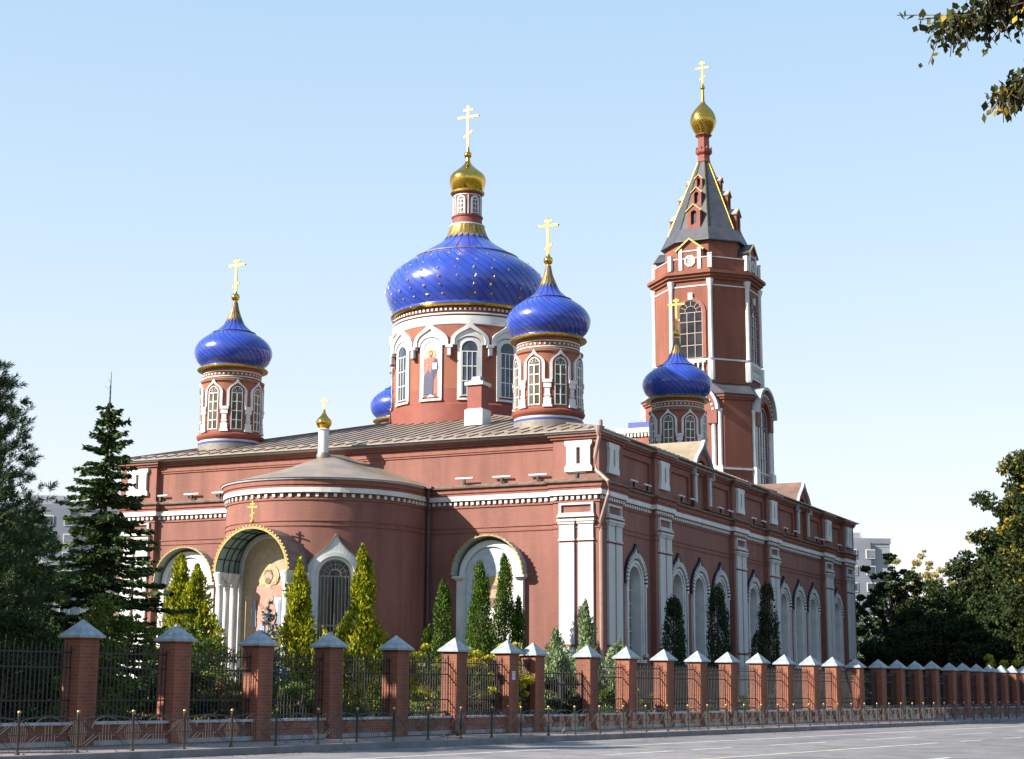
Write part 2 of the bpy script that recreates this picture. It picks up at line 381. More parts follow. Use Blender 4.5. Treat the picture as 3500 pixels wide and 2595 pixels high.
# ============================================================ CHURCH
CH=empty('church',(-12.35,21.6,.2),'red brick church with white trim and five blue onion domes behind the fence','church')
W=24.7; LY=43.3; XC=-12.35; YC=11.9; AY=-1.5; AR=4.27
front=flat((0,.15),(1,0),(0,-1)); frontz=flat((0,-.1),(1,0),(0,-1))
side=flat((-.15,0),(0,1),(1,0)); sidez=flat((.1,0),(0,1),(1,0))
zones=[(-.1,2.6),(6.5,8.7),(17.9,20.05),(23.9,26.1),(35.7,37.9),(40.8,43.4)]
wins=[4.45,9.95,13.05,16.2,21.8,27.5,30.6,33.7,39.3]
# footprint path, outward on the right of travel
path=[(-24.8,43.4),(-24.8,-.1),(-22.7,-.1),(-22.7,.15),(-2.0,.15),(-2.0,-.1),(.1,-.1)]
for i,(a,b) in enumerate(zones):
    if i>0: path+=[(-.15,a),(.1,a)]
    if i<5: path+=[(.1,b),(-.15,b)]
path+=[(.1,43.4)]
# walls
mb=MB(); mb.box(-24.5,-.66,.152,43.2,0,12.02)
mb.box(-24.8,-22.7,-.1,2,0,12.0); mb.box(-24.8,-24.49,2.001,43.4,0,12.0); mb.box(-2.0,-.665,-.1,.15,0,12.0)
mb.box(-.66,.1,-.1,2.6,0,12.0); mb.box(-24.48,-.66,43.2,43.4,0,12.0)
wall_holes(mb,side,2.6,40.8,.0,9.9,[(c,.85,2.7,6.0) for c in wins],.5)
mb.bx(side,2.6,40.8,9.9,12.0,-.51,-.03)
for i,(a,b) in enumerate(zones):
    if i>0: mb.box(-.15,.1,a,b,0,12.0) if i<5 else mb.box(-.66,.1,a,43.4,0,12.0)
WALL=mb.build('wall',M['brick'],CH)
# attic recessed-panel frames
zz=zones
for i in range(5):
    a,b=zz[i][1],zz[i+1][0]
    gs=[c for c in (13.25,31.4) if a<c<b]
    segs=[(a,b)] if not gs else [(a,gs[0]-1.45),(gs[0]+1.45,b)]
    for (p,q) in segs:
        mb=MB(); mb.bx(side,p,q,11.45,11.72,-.03,.08); mb.bx(side,p,q,10.15,10.32,-.03,.08); mb.bx(side,p,p+.2,10.321,11.449,-.03,.08); mb.bx(side,q-.2,q,10.321,11.449,-.03,.08)
        mb.build('attic_panel',M['brick_d'],CH)
mb=MB()
mb.bx(front,-22.7,-2.0,11.42,11.5,0,.05); mb.bx(front,-22.7,-2.0,11.505,11.72,0,.09)
mb.build('brick_course',M['brick_d'],CH)
# cornice courses
def course(name,mat,prof,pth=path,parent=CH,sm=False): return MB().sweep(pth,prof).build(name,mat,parent,smooth=sm)
def rect(n0,n1,z0,z1): return [(n0,z0),(n1,z0),(n1,z1),(n0,z1)]
apath=[(XC-AR,.15),(XC-AR,AY)]+[(XC-AR*math.cos(PI*i/36),AY-AR*math.sin(PI*i/36)) for i in range(1,36)]+[(XC+AR,AY),(XC+AR,.15)]
def cornice(pth,parent,low=True):
    mb=MB()
    mb.sweep(pth,rect(-.05,.05,9.10,9.17)); mb.sweep(pth,rect(-.05,.04,8.02,8.07)); mb.sweep(pth,rect(-.05,.04,8.22,8.26))
    mb.sweep(pth,rect(-.05,.10,9.36,9.398)); mb.sweep(pth,rect(-.05,.13,9.605,9.73)); mb.sweep(pth,rect(-.05,.18,9.732,9.92))
    mb.build('brick_cornice',M['brick_d'],parent)
    MB().sweep(pth,rect(-.05,.16,9.40,9.60)).build('white_cornice_band',M['white'],parent)
    mb=MB()
    P=[Vector(p) for p in pth]
    for a,b in zip(P[:-1],P[1:]):
        d=b-a; l=d.length; d.normalize(); nn=Vector((d.y,-d.x))
        if l<.3 and len(pth)<35: continue
        k=max(1,int(round(l/.27)))
        for i in range(k):
            c=a+d*(l*(i+.5)/k); q=[c-d*.065+nn*-.02,c+d*.065+nn*-.02,c+d*.065+nn*.09,c-d*.065+nn*.09]
            mb.add([(v.x,v.y,9.22) for v in q]+[(v.x,v.y,9.355) for v in q],[(0,3,2,1),(4,5,6,7),(0,1,5,4),(1,2,6,5),(2,3,7,6),(3,0,4,7)])
    mb.build('dentil_course',M['white'],parent)
fp=path[1:]   # skip the unseen left side and rear for the small blocks
cornice(fp,CH)
course('ledge',M['ledge'],[(-.05,9.925),(.29,9.925),(.31,9.98),(-.05,10.14)],fp)
mb=MB(); mb.sweep(path,rect(-.3,.10,11.76,11.86)); mb.sweep(path,rect(-.3,.18,11.862,11.98)); mb.build('brick_cornice',M['brick_d'],CH)
course('eave_trim',M['coping'],[(-.3,11.985),(.26,11.985),(.30,12.1),(-.3,12.1)],path)
# main roof: hipped over the domed part, low gable over the rear
EZ=12.105
mb=MB()
x0,x1,y0,y1=-25.15,.44,-.44,24.8
hz=EZ+.275*12.4
mb.add([(x0,y0,EZ),(x1,y0,EZ),(x1,y1,EZ),(x0,y1,EZ),(XC,YC+.3,hz)],[(0,1,4),(1,2,4),(2,3,4),(3,0,4)])
mb.add([(x0,y0,EZ-.05),(x1,y0,EZ-.05),(x1,43.8,EZ-.05),(x0,43.8,EZ-.05),(x0,y0,EZ),(x1,y0,EZ),(x1,43.8,EZ),(x0,43.8,EZ)],[(0,3,2,1),(0,1,5,4),(1,2,6,5),(2,3,7,6),(3,0,4,7)])
rz=EZ+.13*12.6
mb.add([(x0,y1-4,EZ+.002),(x1,y1-4,EZ+.002),(x1,43.8,EZ+.002),(x0,43.8,EZ+.002),(XC,y1-4,rz),(XC,43.8,rz)],[(1,2,5,4),(0,4,5,3),(2,3,5)])
ROOF=mb.build('roof',M['roof'],CH)
mb=MB()
def seam(a,b,w=.03,h=.045):
    a=Vector(a);b=Vector(b);d=(b-a).normalized();x=d.cross(Vector((0,0,1))).normalized()*w/2;z=Vector((0,0,h))
    mb.add([a-x,a+x,b+x,b-x,a-x+z,a+x+z,b+x+z,b-x+z],[(0,3,2,1),(4,5,6,7),(0,1,5,4),(1,2,6,5),(2,3,7,6),(3,0,4,7)])
AP=Vector((XC,YC+.3,hz))
u=x0+.7
SW=.022
while u<x1-.2:
    t=min((u-x0)/(XC-x0),(x1-u)/(x1-XC)); 
    p=Vector((u,y0,EZ)); q=Vector((u,y0+t*(AP.y-y0),EZ+t*(hz-EZ)))
    if t>.04: seam(p,q)
    u+=.62
v=y0+.7
while v<y1:
    t=min((v-y0)/(AP.y-y0),(y1-v)/(y1-AP.y))
    for s_,xx in((1,x1),(-1,x0)):
        if t>.04: seam((xx,v,EZ),(xx+t*(XC-xx),v,EZ+t*(hz-EZ)))
    v+=.62
for cx_,cy_ in((x0,y0),(x1,y0),(x0,y1),(x1,y1)): seam((cx_,cy_,EZ),AP,.12,.08)
t=.075
seam((x0+t*(XC-x0),y0+t*(AP.y-y0),EZ+t*(hz-EZ)),(x1+t*(XC-x1),y0+t*(AP.y-y0),EZ+t*(hz-EZ)),.04,.05)
mb.build('standing_seams',M['ledge'],ROOF)
# side windows
def sidewin(c,proto=[None]):
    mb=MB(); f=flat((0,0),(0,1),(1,0))
    mb.mat(0)
    mb.band(f,arch(.848,2.7,6.0),arch(.72,2.7,6.0),-.5,.03)
    mb.band(f,arch(.97,2.9,6.0),arch(.85,2.9,6.0),0,.09)
    for s in(-1,1):
        mb.bx(f,s*1.12-.055,s*1.12+.055,2.95,5.85,0,.13); mb.bx(f,s*1.12-.09,s*1.12+.09,5.85,5.98,0,.17); mb.bx(f,s*1.12-.09,s*1.12+.09,2.8,2.95,0,.17)
    mb.bx(f,-1.05,1.05,2.55,2.69,0,.16)
    k=21
    for i in range(k):
        a0=PI*i/k+.035; a1=PI*(i+1)/k-.035
        def pt(a,r): return (-r*math.cos(a),6.02+r*math.sin(a)*1.03)
        mb.band(f,[pt(a0,1.0),pt(a1,1.0)],[pt(a0,1.235),pt(a1,1.235)],0,.17)
    mb.band(f,[(-.10,7.2),(0,7.24),(.10,7.2)],[(-.02,7.5),(0,7.55),(.02,7.5)],0,.12)
    mb.mat(1)
    A=ogee(1.33,5.9,6.02,1.32,.36,k=9)[1:-1]; B=ogee(1.25,5.9,6.02,1.24,.22,k=9)[1:-1]
    mb.band(f,A,B,0,.12)
    for s in(-1,1): mb.bx(f,s*1.29-.06,s*1.29+.06,5.90,6.02,0,.13)
    o=mb.build('window',[M['white'],M['hood']],CH,loc=(-.15,c,0))
    g=MB(); g.band(f,center(arch(.72,2.7,6.0)),arch(.72,2.7,6.0),-.47,-.44)
    g.build('pane',M['glass_g'],o,loc=(-.15,c,0))
    h=MB()
    for uu in (-.36,0,.36): h.bx(f,uu-.02,uu+.02,2.7,6.0,-.44,-.40)
    for ww in (3.3,3.9,4.5,5.1,5.7): h.bx(f,-.72,.72,ww,ww+.04,-.44,-.40)
    for a in (.5,1.05,1.57,2.1,2.64): h.bx(f,.36*math.cos(a)-.015,.36*math.cos(a)+.015,6.0,6.0+.62*math.sin(a),-.44,-.4)
    h.build('frame',M['wframe'],o,loc=(-.15,c,0))
    return o
w0=sidewin(wins[0])
for c in wins[1:]: copy_tree(w0,(-.15,c,0),CH)
# paired pilasters
def pilaster(mp_kind):
    f=flat((0,0),*mp_kind); mb=MB(); mb.mat(0)
    for s in(-1,1):
        c=s*.43
        mb.bx(f,c-.34,c+.34,3.24,7.42,0,.10); mb.bx(f,c-.37,c+.37,7.5,7.58,0,.13); mb.bx(f,c-.34,c+.34,7.58,8.2,0,.10)
        mb.bx(f,c-.38,c+.38,8.2,8.30,0,.15); mb.bx(f,c-.41,c+.41,8.30,8.40,0,.19)
        mb.bx(f,c-.36,c+.36,1.1,3.12,0,.12)
    mb.bx(f,-.84,.84,8.48,8.56,0,.18); mb.bx(f,-.80,.80,8.56,8.66,0,.13)
    mb.band(f,[(-.78,8.66),(-.78,9.08),(.78,9.08),(.78,8.66)],[(-.68,8.67),(-.68,8.99),(.68,8.99),(.68,8.67)],0,.1)
    mb.mat(1)
    mb.bx(f,-.82,.82,8.402,8.478,0,.10); 
    for s in(-1,1): mb.bx(f,s*.43-.33,s*.43+.33,7.42,7.5,0,.06); mb.bx(f,s*.43-.35,s*.43+.35,3.12,3.24,0,.09)
    return mb
pil=pilaster(((0,1),(1,0))).build('pilaster',[M['whiteb'],M['brick_d']],CH,loc=(.1,1.45,0))
for c in (7.6,18.95,25.0,36.8,42.0): copy_tree(pil,(.1,c,0),CH)
pilf=pilaster(((1,0),(0,-1))).build('pilaster',[M['whiteb'],M['brick_d']],CH,loc=(-.92,-.1,0))
copy_tree(pilf,(-23.75,-.1,0),CH)
# white waisted attic blocks
def attic(kind,hw):
    f=flat((0,0),*kind); mb=MB(); mb.mat(0)
    L_=[(-hw,10.38),(-hw,10.55),(-hw*.86,10.68),(-hw*.86,11.42),(-hw,11.55),(-hw,11.68)]
    S1=[(-.09,10.38),(-.09,10.55),(-.09,10.68),(-.09,11.42),(-.09,11.55),(-.09,11.68)]
    mb.band(f,L_,S1,0,.13); mb.band(f,[(-a,b) for a,b in L_],[(-a,b) for a,b in S1],0,.13)
    mb.bx(f,-.09,.09,10.38,10.70,0,.129); mb.bx(f,-.09,.09,11.40,11.68,0,.129)
    return mb
ab=attic(((0,1),(1,0)),.60).build('attic_block',M['white'],CH,loc=(.1,1.3,0))
for c in (7.55,18.95,25.0,36.8,41.95): copy_tree(ab,(.1,c,0),CH)
abf=attic(((1,0),(0,-1)),.62).build('attic_block',M['white'],CH,loc=(-.8,-.1,0))
copy_tree(abf,(-23.75,-.1,0),CH)
# kokoshnik gables on the side attic
def gable(c,mat):
    f=flat((-.15,c),(0,1),(1,0)); mb=MB()
    O=ogee(1.38,10.16,11.6,1.25,.48,k=7); I=arch(.78,10.16,11.7)
    mb.mat(0); mb.band(f,O,I,-.03,.2); mb.band(f,center(arch(.79,10.16,11.7)),arch(.79,10.16,11.7),-.3,-.24)
    mb.mat(1); T=ogee(1.48,11.5,11.62,1.33,.54,k=7)[1:-1]; T2=ogee(1.38,11.5,11.62,1.24,.46,k=7)[1:-1]
    mb.band(f,T,T2,.22,.38)
    for s in(-1,1): mb.bx(f,s*1.08-.16,s*1.08+.16,10.3,11.6,.2,.28); mb.bx(f,s*1.08-.2,s*1.08+.2,11.6,11.7,.2,.32)
    g=mb.build('gable',[M['brick_d'],M['coping']],CH)
    r=MB(); T3=ogee(1.46,11.5,11.62,1.31,.52,k=7)[1:-1]; T4=ogee(1.40,11.5,11.62,1.26,.48,k=7)[1:-1]
    r.band(f,T3,T4,-3.6,.215); r.build('gable_roof',M[mat],g)
gable(13.25,'roof_t'); gable(31.4,'roof_b')
# tubular floodlights on the ledge
def flood(kind):
    mb=MB(); ax=kind
    a=Vector((-.42,0,.0)) if ax=='x' else Vector((0,-.42,0)); b=-a
    mb.tube([a,b],.045,8); n=Vector((0,-1,0)) if ax=='x' else Vector((1,0,0))
    mb.mat(1); mb.box(-.05,.05,-.05,.05,-.26,-.04)
    return mb
fx=flood('x').build('floodlight',[M['white'],M['iron']],CH,loc=(-6.2,-.12,10.36))
for x in (-22.5,-20.7,-19.1,-4.45,-2.75,-.9): copy_tree(fx,(x,-.12 if -2<x or x<-22.7 else .0,10.36),CH)
fy=flood('y').build('floodlight',[M['white'],M['iron']],CH,loc=(.22,3.6,10.36))
for y in (5.3,9.8,11.5,15.6,17.2,21.2,23.0,27.2,29.3,33.9,35.2,39.4): copy_tree(fy,(.2,y,10.36),CH)
# downpipes
mb=MB(); mb.tube([(.25,-.5,12.1),(.25,-.46,11.7),(.05,-.42,10.9),(.12,-.46,10.35),(.72,-.62,9.85),(.72,-.6,9.3),(.25,-.28,8.3),(.22,-.22,7.8),(.22,-.22,.3)],.085,8)
mb.lathe([(.16,12.2),(.13,12.0),(.07,11.8)],10,c=(.25,-.5)); mb.lathe([(.10,12.2),(.10,12.45),(.05,12.5)],10,c=(.25,-.3))
mb.build('downpipe',M['gutter'],CH)
mb=MB(); mb.tube([(-7.75,-.5,9.95),(-7.85,-.35,9.5),(-7.92,-.12,8.9),(-7.92,-.12,.3)],.08,8); mb.box(-7.95,-7.5,-.7,-.4,9.93,10.02); mb.build('downpipe',M['gutter_d'],CH)

# ---- apse
amap=cyl(XC,AY,AR,0)
mb=MB(); mb.sweep(apath,rect(-.4,0,0,9.9)); APSE=mb.build('apse_wall',M['brick'],CH,smooth=30)
cornice(apath,CH)
course('eave_trim',M['coping'],[(-.3,9.93),(.24,9.93),(.27,10.0),(-.3,10.0)],apath)
mb=MB(); rim=[]
for (x,y) in apath[:-1]+[(XC+AR,.0)]:
    a=Vector((x-XC,(y-AY) if y<AY else 0)); 
    a=a.normalized()*.30; rim.append((x+a.x,y+a.y,10.01))
apx=(XC,AY+.2,11.6); apx2=(XC,.15,11.75)
vs=rim+[apx,apx2]; k=len(rim)
# two rings so the sheet roof keeps a slight sag
mid=[tuple(Vector(r).lerp(Vector(apx),.55)-Vector((0,0,.10))) for r in rim]
mb.add(rim+mid+[apx],[(i,i+1,k+i+1,k+i) for i in range(k-1)]+[(k+i,k+i+1,2*k) for i in range(k-1)])
mb.add([rim[0],mid[0],apx,apx2,(XC-AR-.4,.15,10.02)],[(0,1,2,3,4)]); mb.add([rim[-1],mid[-1],apx,apx2,(XC+AR+.4,.15,10.02)],[(0,1,2,3,4)])
mb.build('apse_roof',M['roof'],CH)

# ---- crosses and domes
def cross_mb(mb,zb,zt,zbar,hw,zbar2,hw2,zs,hs,t=.05,c=(0,0)):
    x,y=c
    mb.box(x-t,x+t,y-t*.6,y+t*.6,zb,zt)
    for z,h in((zbar,hw),(zbar2,hw2)):
        for s in(-1,1): mb.box(x+(t if s>0 else -h),x+(h if s>0 else -t),y-t*.6,y+t*.6,z-t,z+t)
    d=hs*.62
    for s in(-1,1):
        xs=[x+s*t,x+s*hs]; zs_=[zs+s*d*t/hs,zs+s*d]
        mb.add([(xs[0],y-t*.55,zs_[0]-t),(xs[1],y-t*.55,zs_[1]-t),(xs[1],y-t*.55,zs_[1]+t),(xs[0],y-t*.55,zs_[0]+t),
                (xs[0],y+t*.55,zs_[0]-t),(xs[1],y+t*.55,zs_[1]-t),(xs[1],y+t*.55,zs_[1]+t),(xs[0],y+t*.55,zs_[0]+t)],
               [(0,3,2,1),(4,5,6,7),(0,1,5,4),(1,2,6,5),(2,3,7,6),(3,0,4,7)])
    for (px,pz) in ((x,zt),(x-hw,zbar),(x+hw,zbar)):
        mb.lathe([(.001,pz-t*1.3),(t*1.1,pz),(.001,pz+t*1.3)],8,c=(px,y))
    return mb
def ballmb(mb,r,z,c=(0,0),n=8): return mb.lathe([(max(.001,r*math.sin(PI*i/n)),z-r*math.cos(PI*i/n)) for i in range(n+1)],20,c=c)
def interp(P,n=4):
    out=[]
    P=[P[0]]+list(P)+[P[-1]]
    for i in range(1,len(P)-2):
        for j in range(n):
            t=j/n; q=[]
            for d in(0,1):
                a,b,c,e=P[i-1][d],P[i][d],P[i+1][d],P[i+2][d]
                q.append(.5*((2*b)+(-a+c)*t+(2*a-5*b+4*c-e)*t*t+(-a+3*b-3*c+e)*t**3))
            out.append((max(.002,q[0]),q[1]))
    out.append(P[-2]); return out
def ribbed(mb,prof,nr,twist,step=.014,sub=6,seam=1,skin=0):
    # each gore overlaps the next with a small step that reads as a seam
    seg=nr*sub
    mb.mat(skin); mb.lathe(prof,seg,twist=twist,rad=lambda j,i:1+step*(1-(j%sub)/(sub-1))*(1 if j%sub else .0)+0.0)
    mb.mat(seam)
    for k in range(nr):
        vs=[]
        for (r,z) in prof:
            for da,dr in((-.5,0),(.5,0)):
                wd=.015/max(r,.15)
                a=2*PI*k/nr+da*wd*2+twist(z); rr=r*(1+step)+.016
                vs.append((rr*math.sin(a),-rr*math.cos(a),z))
        mb.add(vs,[(2*i,2*i+1,2*i+3,2*i+2) for i in range(len(prof)-1)])
def small_drum(name_parent,loc):
    # origin on the drum axis at z=0 of the world
    P=name_parent; l=loc; RW=1.49
    mb=MB(); mb.mat(0); mb.lathe([(1.52,12.2),(1.57,13.05)],48)
    mb.mat(1); mb.lathe([(1.57,13.052),(1.585,13.14)],48)
    mb.mat(2); mb.lathe([(1.50,13.142),(1.52,13.16),(1.54,13.24),(1.50,13.26)],48)
    mb.mat(4); mb.lathe([(1.50,13.262),(1.60,13.34),(1.65,13.42),(1.65,13.50),(1.52,13.58),(1.50,13.6)],48)
    mb.mat(3); mb.lathe([(RW,13.602),(RW,16.07)],64)
    mb.mat(3); mb.lathe([(RW,16.072),(1.58,16.14),(1.58,16.2)],48); mb.mat(0); mb.lathe([(1.58,16.202),(1.59,16.22),(1.42,16.30)],48)
    mb.mat(3); mb.lathe([(1.40,16.302),(1.40,16.66),(1.46,16.72),(1.46,16.78)],48)
    mb.mat(2); mb.lathe([(1.39,16.34),(1.43,16.345),(1.43,16.39),(1.39,16.395)],48); mb.lathe([(1.39,16.60),(1.44,16.605),(1.44,16.655),(1.39,16.66)],48)
    for i in range(40):
        f=cyl(0,0,1.40,2*PI*i/40); A=[(.045*math.cos(q),16.5+.045*math.sin(q)) for q in [2*PI*j/8 for j in range(8)]]
        mb.band(f,A,[(0,16.5)]*8,-.01,.035,closed=True)
    D=mb.build('drum',[M['greybase'],M['blueband'],M['white'],M['brick_o'],M['brick_r']],P,loc=l,smooth=35)
    for i in range(8):
        f=cyl(0,0,RW,2*PI*i/8); wb=MB()
        wb.mat(0)
        A=ogee(.48,14.85,15.56,.38,.28,k=6); B=ogee(.36,14.85,15.58,.33,.10,k=6)
        wb.band(f,A,B,-.01,.09)
        wb.mat(3); wb.band(f,center(arch(.26,13.72,15.58)),arch(.26,13.72,15.58),.01,.03)
        wb.mat(2)
        wb.band(f,arch(.27,13.70,15.58),arch(.235,13.70,15.58),.01,.06)
        wb.bx(f,-.02,.02,13.72,15.5,.031,.055)
        for z in (13.72,14.17,14.62,15.07,15.5): wb.bx(f,-.25,.25,z,z+.04,.031,.05)
        for a in (.6,1.1,2.04,2.54): wb.add([f(.03*math.cos(a),15.52,.05),f(.24*math.cos(a)-.012,15.56+.26*math.sin(a),.05),f(.24*math.cos(a)+.012,15.56+.26*math.sin(a),.05)],[(0,1,2)])
        wb.mat(1); wb.band(f,arch(.36,13.70,15.6,h=.38),arch(.275,13.70,15.58),-.01,.04)
        w_=wb.build('window',[M['white'],M['brick_r'],M['wframe'],M['glass_o']],D,loc=l)
        f2=cyl(0,0,RW,2*PI*(i+.5)/8); pb=MB()
        for (hw,a,b,n) in ((.20,13.61,13.72,.13),(.165,13.72,14.02,.10),(.11,14.02,14.10,.07),(.14,14.10,14.18,.09),(.11,14.18,14.48,.07),(.165,14.48,14.70,.10),(.20,14.70,14.85,.13)):
            pb.bx(f2,-hw,hw,a,b-.001,-.02,n,3)
        pb.build('baluster_pier',M['white'],D,loc=l)
    # gold ring and onion
    mb=MB(); mb.mat(1); mb.lathe([(1.42,16.782),(1.72,16.80),(1.75,16.85),(1.72,16.90),(1.60,16.96)],64)
    prof=interp([(1.60,16.93),(1.52,16.98),(1.56,17.08),(1.78,17.33),(1.91,17.75),(1.79,18.13),(1.49,18.45),(1.05,18.74)],4)
    mb2=MB(); ribbed(mb2,prof,36,lambda z:-(z-17.2)*.62,.003)
    prof2=interp([(1.04,18.75),(.84,18.90),(.62,19.10),(.48,19.27),(.35,19.52)],4)
    ribbed(mb2,prof2,18,lambda z:0,.006)
    mb2.mat(1); mb2.lathe([(1.05,18.735),(1.08,18.745),(1.08,18.775),(1.03,18.78)],48)
    mb2.mat(2); pz=interp([(.36,19.50),(.24,19.82),(.165,20.07),(.11,20.38)],3); ribbed(mb2,pz,18,lambda z:0,.05,skin=2,seam=3)
    for k in range(18):
        a=2*PI*(k+.5)/18; vs=[]
        for (r,z,h) in ((.37,19.50,.5),(.42,19.40,.36),(.50,19.27,.02)):
            for s in(-1,1): q=a+s*h*PI/18; vs.append(((r+.012)*math.sin(q),-(r+.012)*math.cos(q),z))
        mb2.add(vs,[(0,1,3,2),(2,3,5,4)])
    DO=mb2.build('onion_dome',[M['blue'],M['seam'],M['goldr'],M['ledge']],P,loc=l,smooth=40)
    mb.build('gold_ring',[M['gold'],M['goldr']],DO,loc=l,smooth=40)
    fb=MB(); fb.lathe([(.11,20.36),(.10,20.5)],16); ballmb(fb,.215,20.64); fb.lathe([(.09,20.82),(.06,20.95)],12); fb.build('finial',M['gold'],DO,loc=l,smooth=60)
    cross_mb(MB(),20.85,22.62,22.28,.50,22.50,.17,21.27,.19,.055).build('cross',M['crossgold'],DO,loc=l)
    return D,DO
AX=8.6
D1,O1=small_drum(CH,(XC+AX,YC-AX,0))
for sx,sy in((-1,-1),(1,1),(-1,1)):
    p=(XC+sx*AX,YC+sy*AX,0); copy_tree(D1,p,CH); copy_tree(O1,p,CH)
# ---- paints for the flat icons
def pm(n,c): return plain('icon_paint_'+n,c,.6,0,.12,6)
IC=[pm('ground',(.60,.62,.66)),pm('gold',(.46,.33,.15)),pm('skin',(.36,.24,.16)),pm('red',(.42,.10,.07)),pm('blue',(.022,.032,.10)),pm('white',(.60,.60,.60)),pm('ochre',(.42,.30,.20)),pm('brown',(.14,.09,.06)),pm('lilac',(.60,.52,.60)),pm('pale_blue',(.46,.52,.60)),pm('dusty_rose',(.40,.20,.15)),pm('faded_blue',(.22,.27,.38))]
def disc(mb,f,u,w_,r,n,ry=None,k=14,dn=.006):
    ry=ry or r; mb.band(f,[(u,w_)]*k,[(u+r*math.cos(2*PI*j/k),w_+ry*math.sin(2*PI*j/k)) for j in range(k)],n-dn,n,closed=True)
def poly(mb,f,P,n,dn=.006):
    c=(sum(p[0] for p in P)/len(P),sum(p[1] for p in P)/len(P)); mb.band(f,[c]*len(P),P,n-dn,n,closed=True)
def saint_half(mb,f,uc,z0,h,n,robe=5,cloak=6,full=False):
    # half- or full-length robed figure, head at the top of height h
    r=h*.062 if full else h*.12
    zh=z0+h-r*2
    mb.mat(1); disc(mb,f,uc,zh,r*1.9,n)
    body=[(-.30,0),(-.34,.35),(-.30,.62),(-.17,.70),(.17,.70),(.30,.62),(.34,.35),(.30,0)] if not full else [(-.17,0),(-.16,.3),(-.19,.6),(-.16,.76),(-.07,.80),(.07,.80),(.16,.76),(.19,.6),(.16,.3),(.17,0)]
    mb.mat(robe); poly(mb,f,[(uc+a*h,z0+b*h) for a,b in body],n+.008)
    mb.mat(cloak)
    cl=[(-.30,0),(-.34,.35),(-.30,.62),(-.15,.70),(-.02,.45),(.10,.0)] if not full else [(-.17,.0),(-.15,.4),(.10,.76),(.16,.74),(.19,.55),(.08,.3),(.06,0)]
    poly(mb,f,[(uc+a*h,z0+b*h) for a,b in cl],n+.014)
    mb.mat(2); disc(mb,f,uc,zh,r*.78,n+.02,r)
    mb.mat(7); disc(mb,f,uc,zh-r*.75,r*.5,n+.026,r*.5); mb.band(f,[(uc-r*.8,zh+r*.2),(uc-r*.5,zh+r*.95),(uc+r*.5,zh+r*.95),(uc+r*.8,zh+r*.2)],[(uc-r*.55,zh+r*.2),(uc-r*.35,zh+r*.6),(uc+r*.35,zh+r*.6),(uc+r*.55,zh+r*.2)],n+.02,n+.027)
    mb.mat(2); disc(mb,f,uc-h*.10*(.6 if full else 1),z0+h*(.62 if full else .42),r*.4,n+.03)
    mb.mat(5); 
    a=h*(.07 if full else .12); uu=uc+h*(.10 if full else .13); ww=z0+h*(.60 if full else .34)
    poly(mb,f,[(uu-a*.7,ww-a),(uu+a*.7,ww-a),(uu+a*.7,ww+a),(uu-a*.7,ww+a)],n+.03)

# ---- main drum
RM=3.82
mb=MB(); mb.mat(1); mb.lathe([(3.94,13.4),(3.94,15.30),(3.86,15.38)],96); mb.lathe([(RM-.01,15.382),(RM-.01,16.10)],96)
mb.mat(0); mb.lathe([(RM-.01,16.102),(RM-.01,19.36)],96)
mb.mat(2); mb.lathe([(RM,19.362),(3.86,19.40),(3.86,19.80),(3.80,19.83)],96); mb.lathe([(3.80,19.90),(3.87,19.91),(3.87,19.98),(3.80,19.99)],96)
mb.mat(3); mb.lathe([(RM-.05,19.832),(RM-.05,20.05),(3.86,20.09),(3.86,20.10)],96); mb.lathe([(3.74,20.102),(3.74,20.32)],96)
mb.mat(2)
for i in range(96):
    f=cyl(0,0,3.74,2*PI*i/96); mb.bx(f,-.055,.055,20.12,20.24,-.02,.06)
MD=mb.build('main_drum',[M['brick_o'],M['brick_r'],M['white'],M['brick_d']],CH,loc=(XC,YC,0),smooth=35)
for i in range(12):
    f=cyl(0,0,RM,2*PI*i/12); wb=MB(); wb.mat(0)
    ic=(i%3==0)
    wb.band(f,ogee(.93,18.30,18.50,.62,.36,k=5),ogee(.74,18.30,18.50,.50,.16,k=5),-.02,.20)
    wb.band(f,ogee(.75,18.30,18.48,.50,.17,k=5),ogee(.60,18.30,18.35,.40,.0,k=5),-.02,.11)
    wb.band(f,arch(.61,15.55,18.25,h=.46),arch(.40,15.72,18.13,h=.38),-.02,.06)
    wb.bx(f,-.61,.61,15.50,15.60,-.02,.10,3)
    for s in(-1,1): wb.bx(f,s*.93-.10,s*.93+.10,18.16,18.31,-.02,.24)
    if ic:
        o=wb.build('icon_frame',[M['white']],MD,loc=(XC,YC,0))
        ib=MB(); ib.mat(8); ib.band(f,center(arch(.41,15.7,18.13,h=.38)),arch(.41,15.7,18.13,h=.38),.01,.03)
        ib.mat(7); poly(ib,f,[(-.40,15.7),(.40,15.7),(.40,16.35),(-.40,16.5)],.04)
        saint_half(ib,f,0,15.85,2.35,.05,robe=3,cloak=4,full=True)
        ib.build('icon_painting',IC,MD,loc=(XC,YC,0))
    else:
        wb.mat(1); wb.band(f,center(arch(.40,15.7,18.13,h=.38)),arch(.40,15.7,18.13,h=.38),.01,.02)
        wb.mat(2)
        for u in (-.385,-.14,.11,.355): wb.bx(f,u,u+.03,15.7,17.95,.021,.05)
        for z in (15.72,16.45,17.2,17.95): wb.bx(f,-.39,.39,z,z+.04,.021,.052)
        wb.build('window',[M['white'],M['glass_b'],M['wframe']],MD,loc=(XC,YC,0))
    f2=cyl(0,0,RM,2*PI*(i+.5)/12); lb=MB(); lb.mat(0); lb.bx(f2,-.085,.085,17.75,18.12,.06,.24); lb.bx(f2,-.04,.04,18.12,18.2,0,.2); lb.mat(1); lb.bx(f2,-.10,.10,17.68,17.75,.05,.26)
    lb.build('corbel_lamp',[M['coping'],M['gutter_d']],MD,loc=(XC,YC,0))
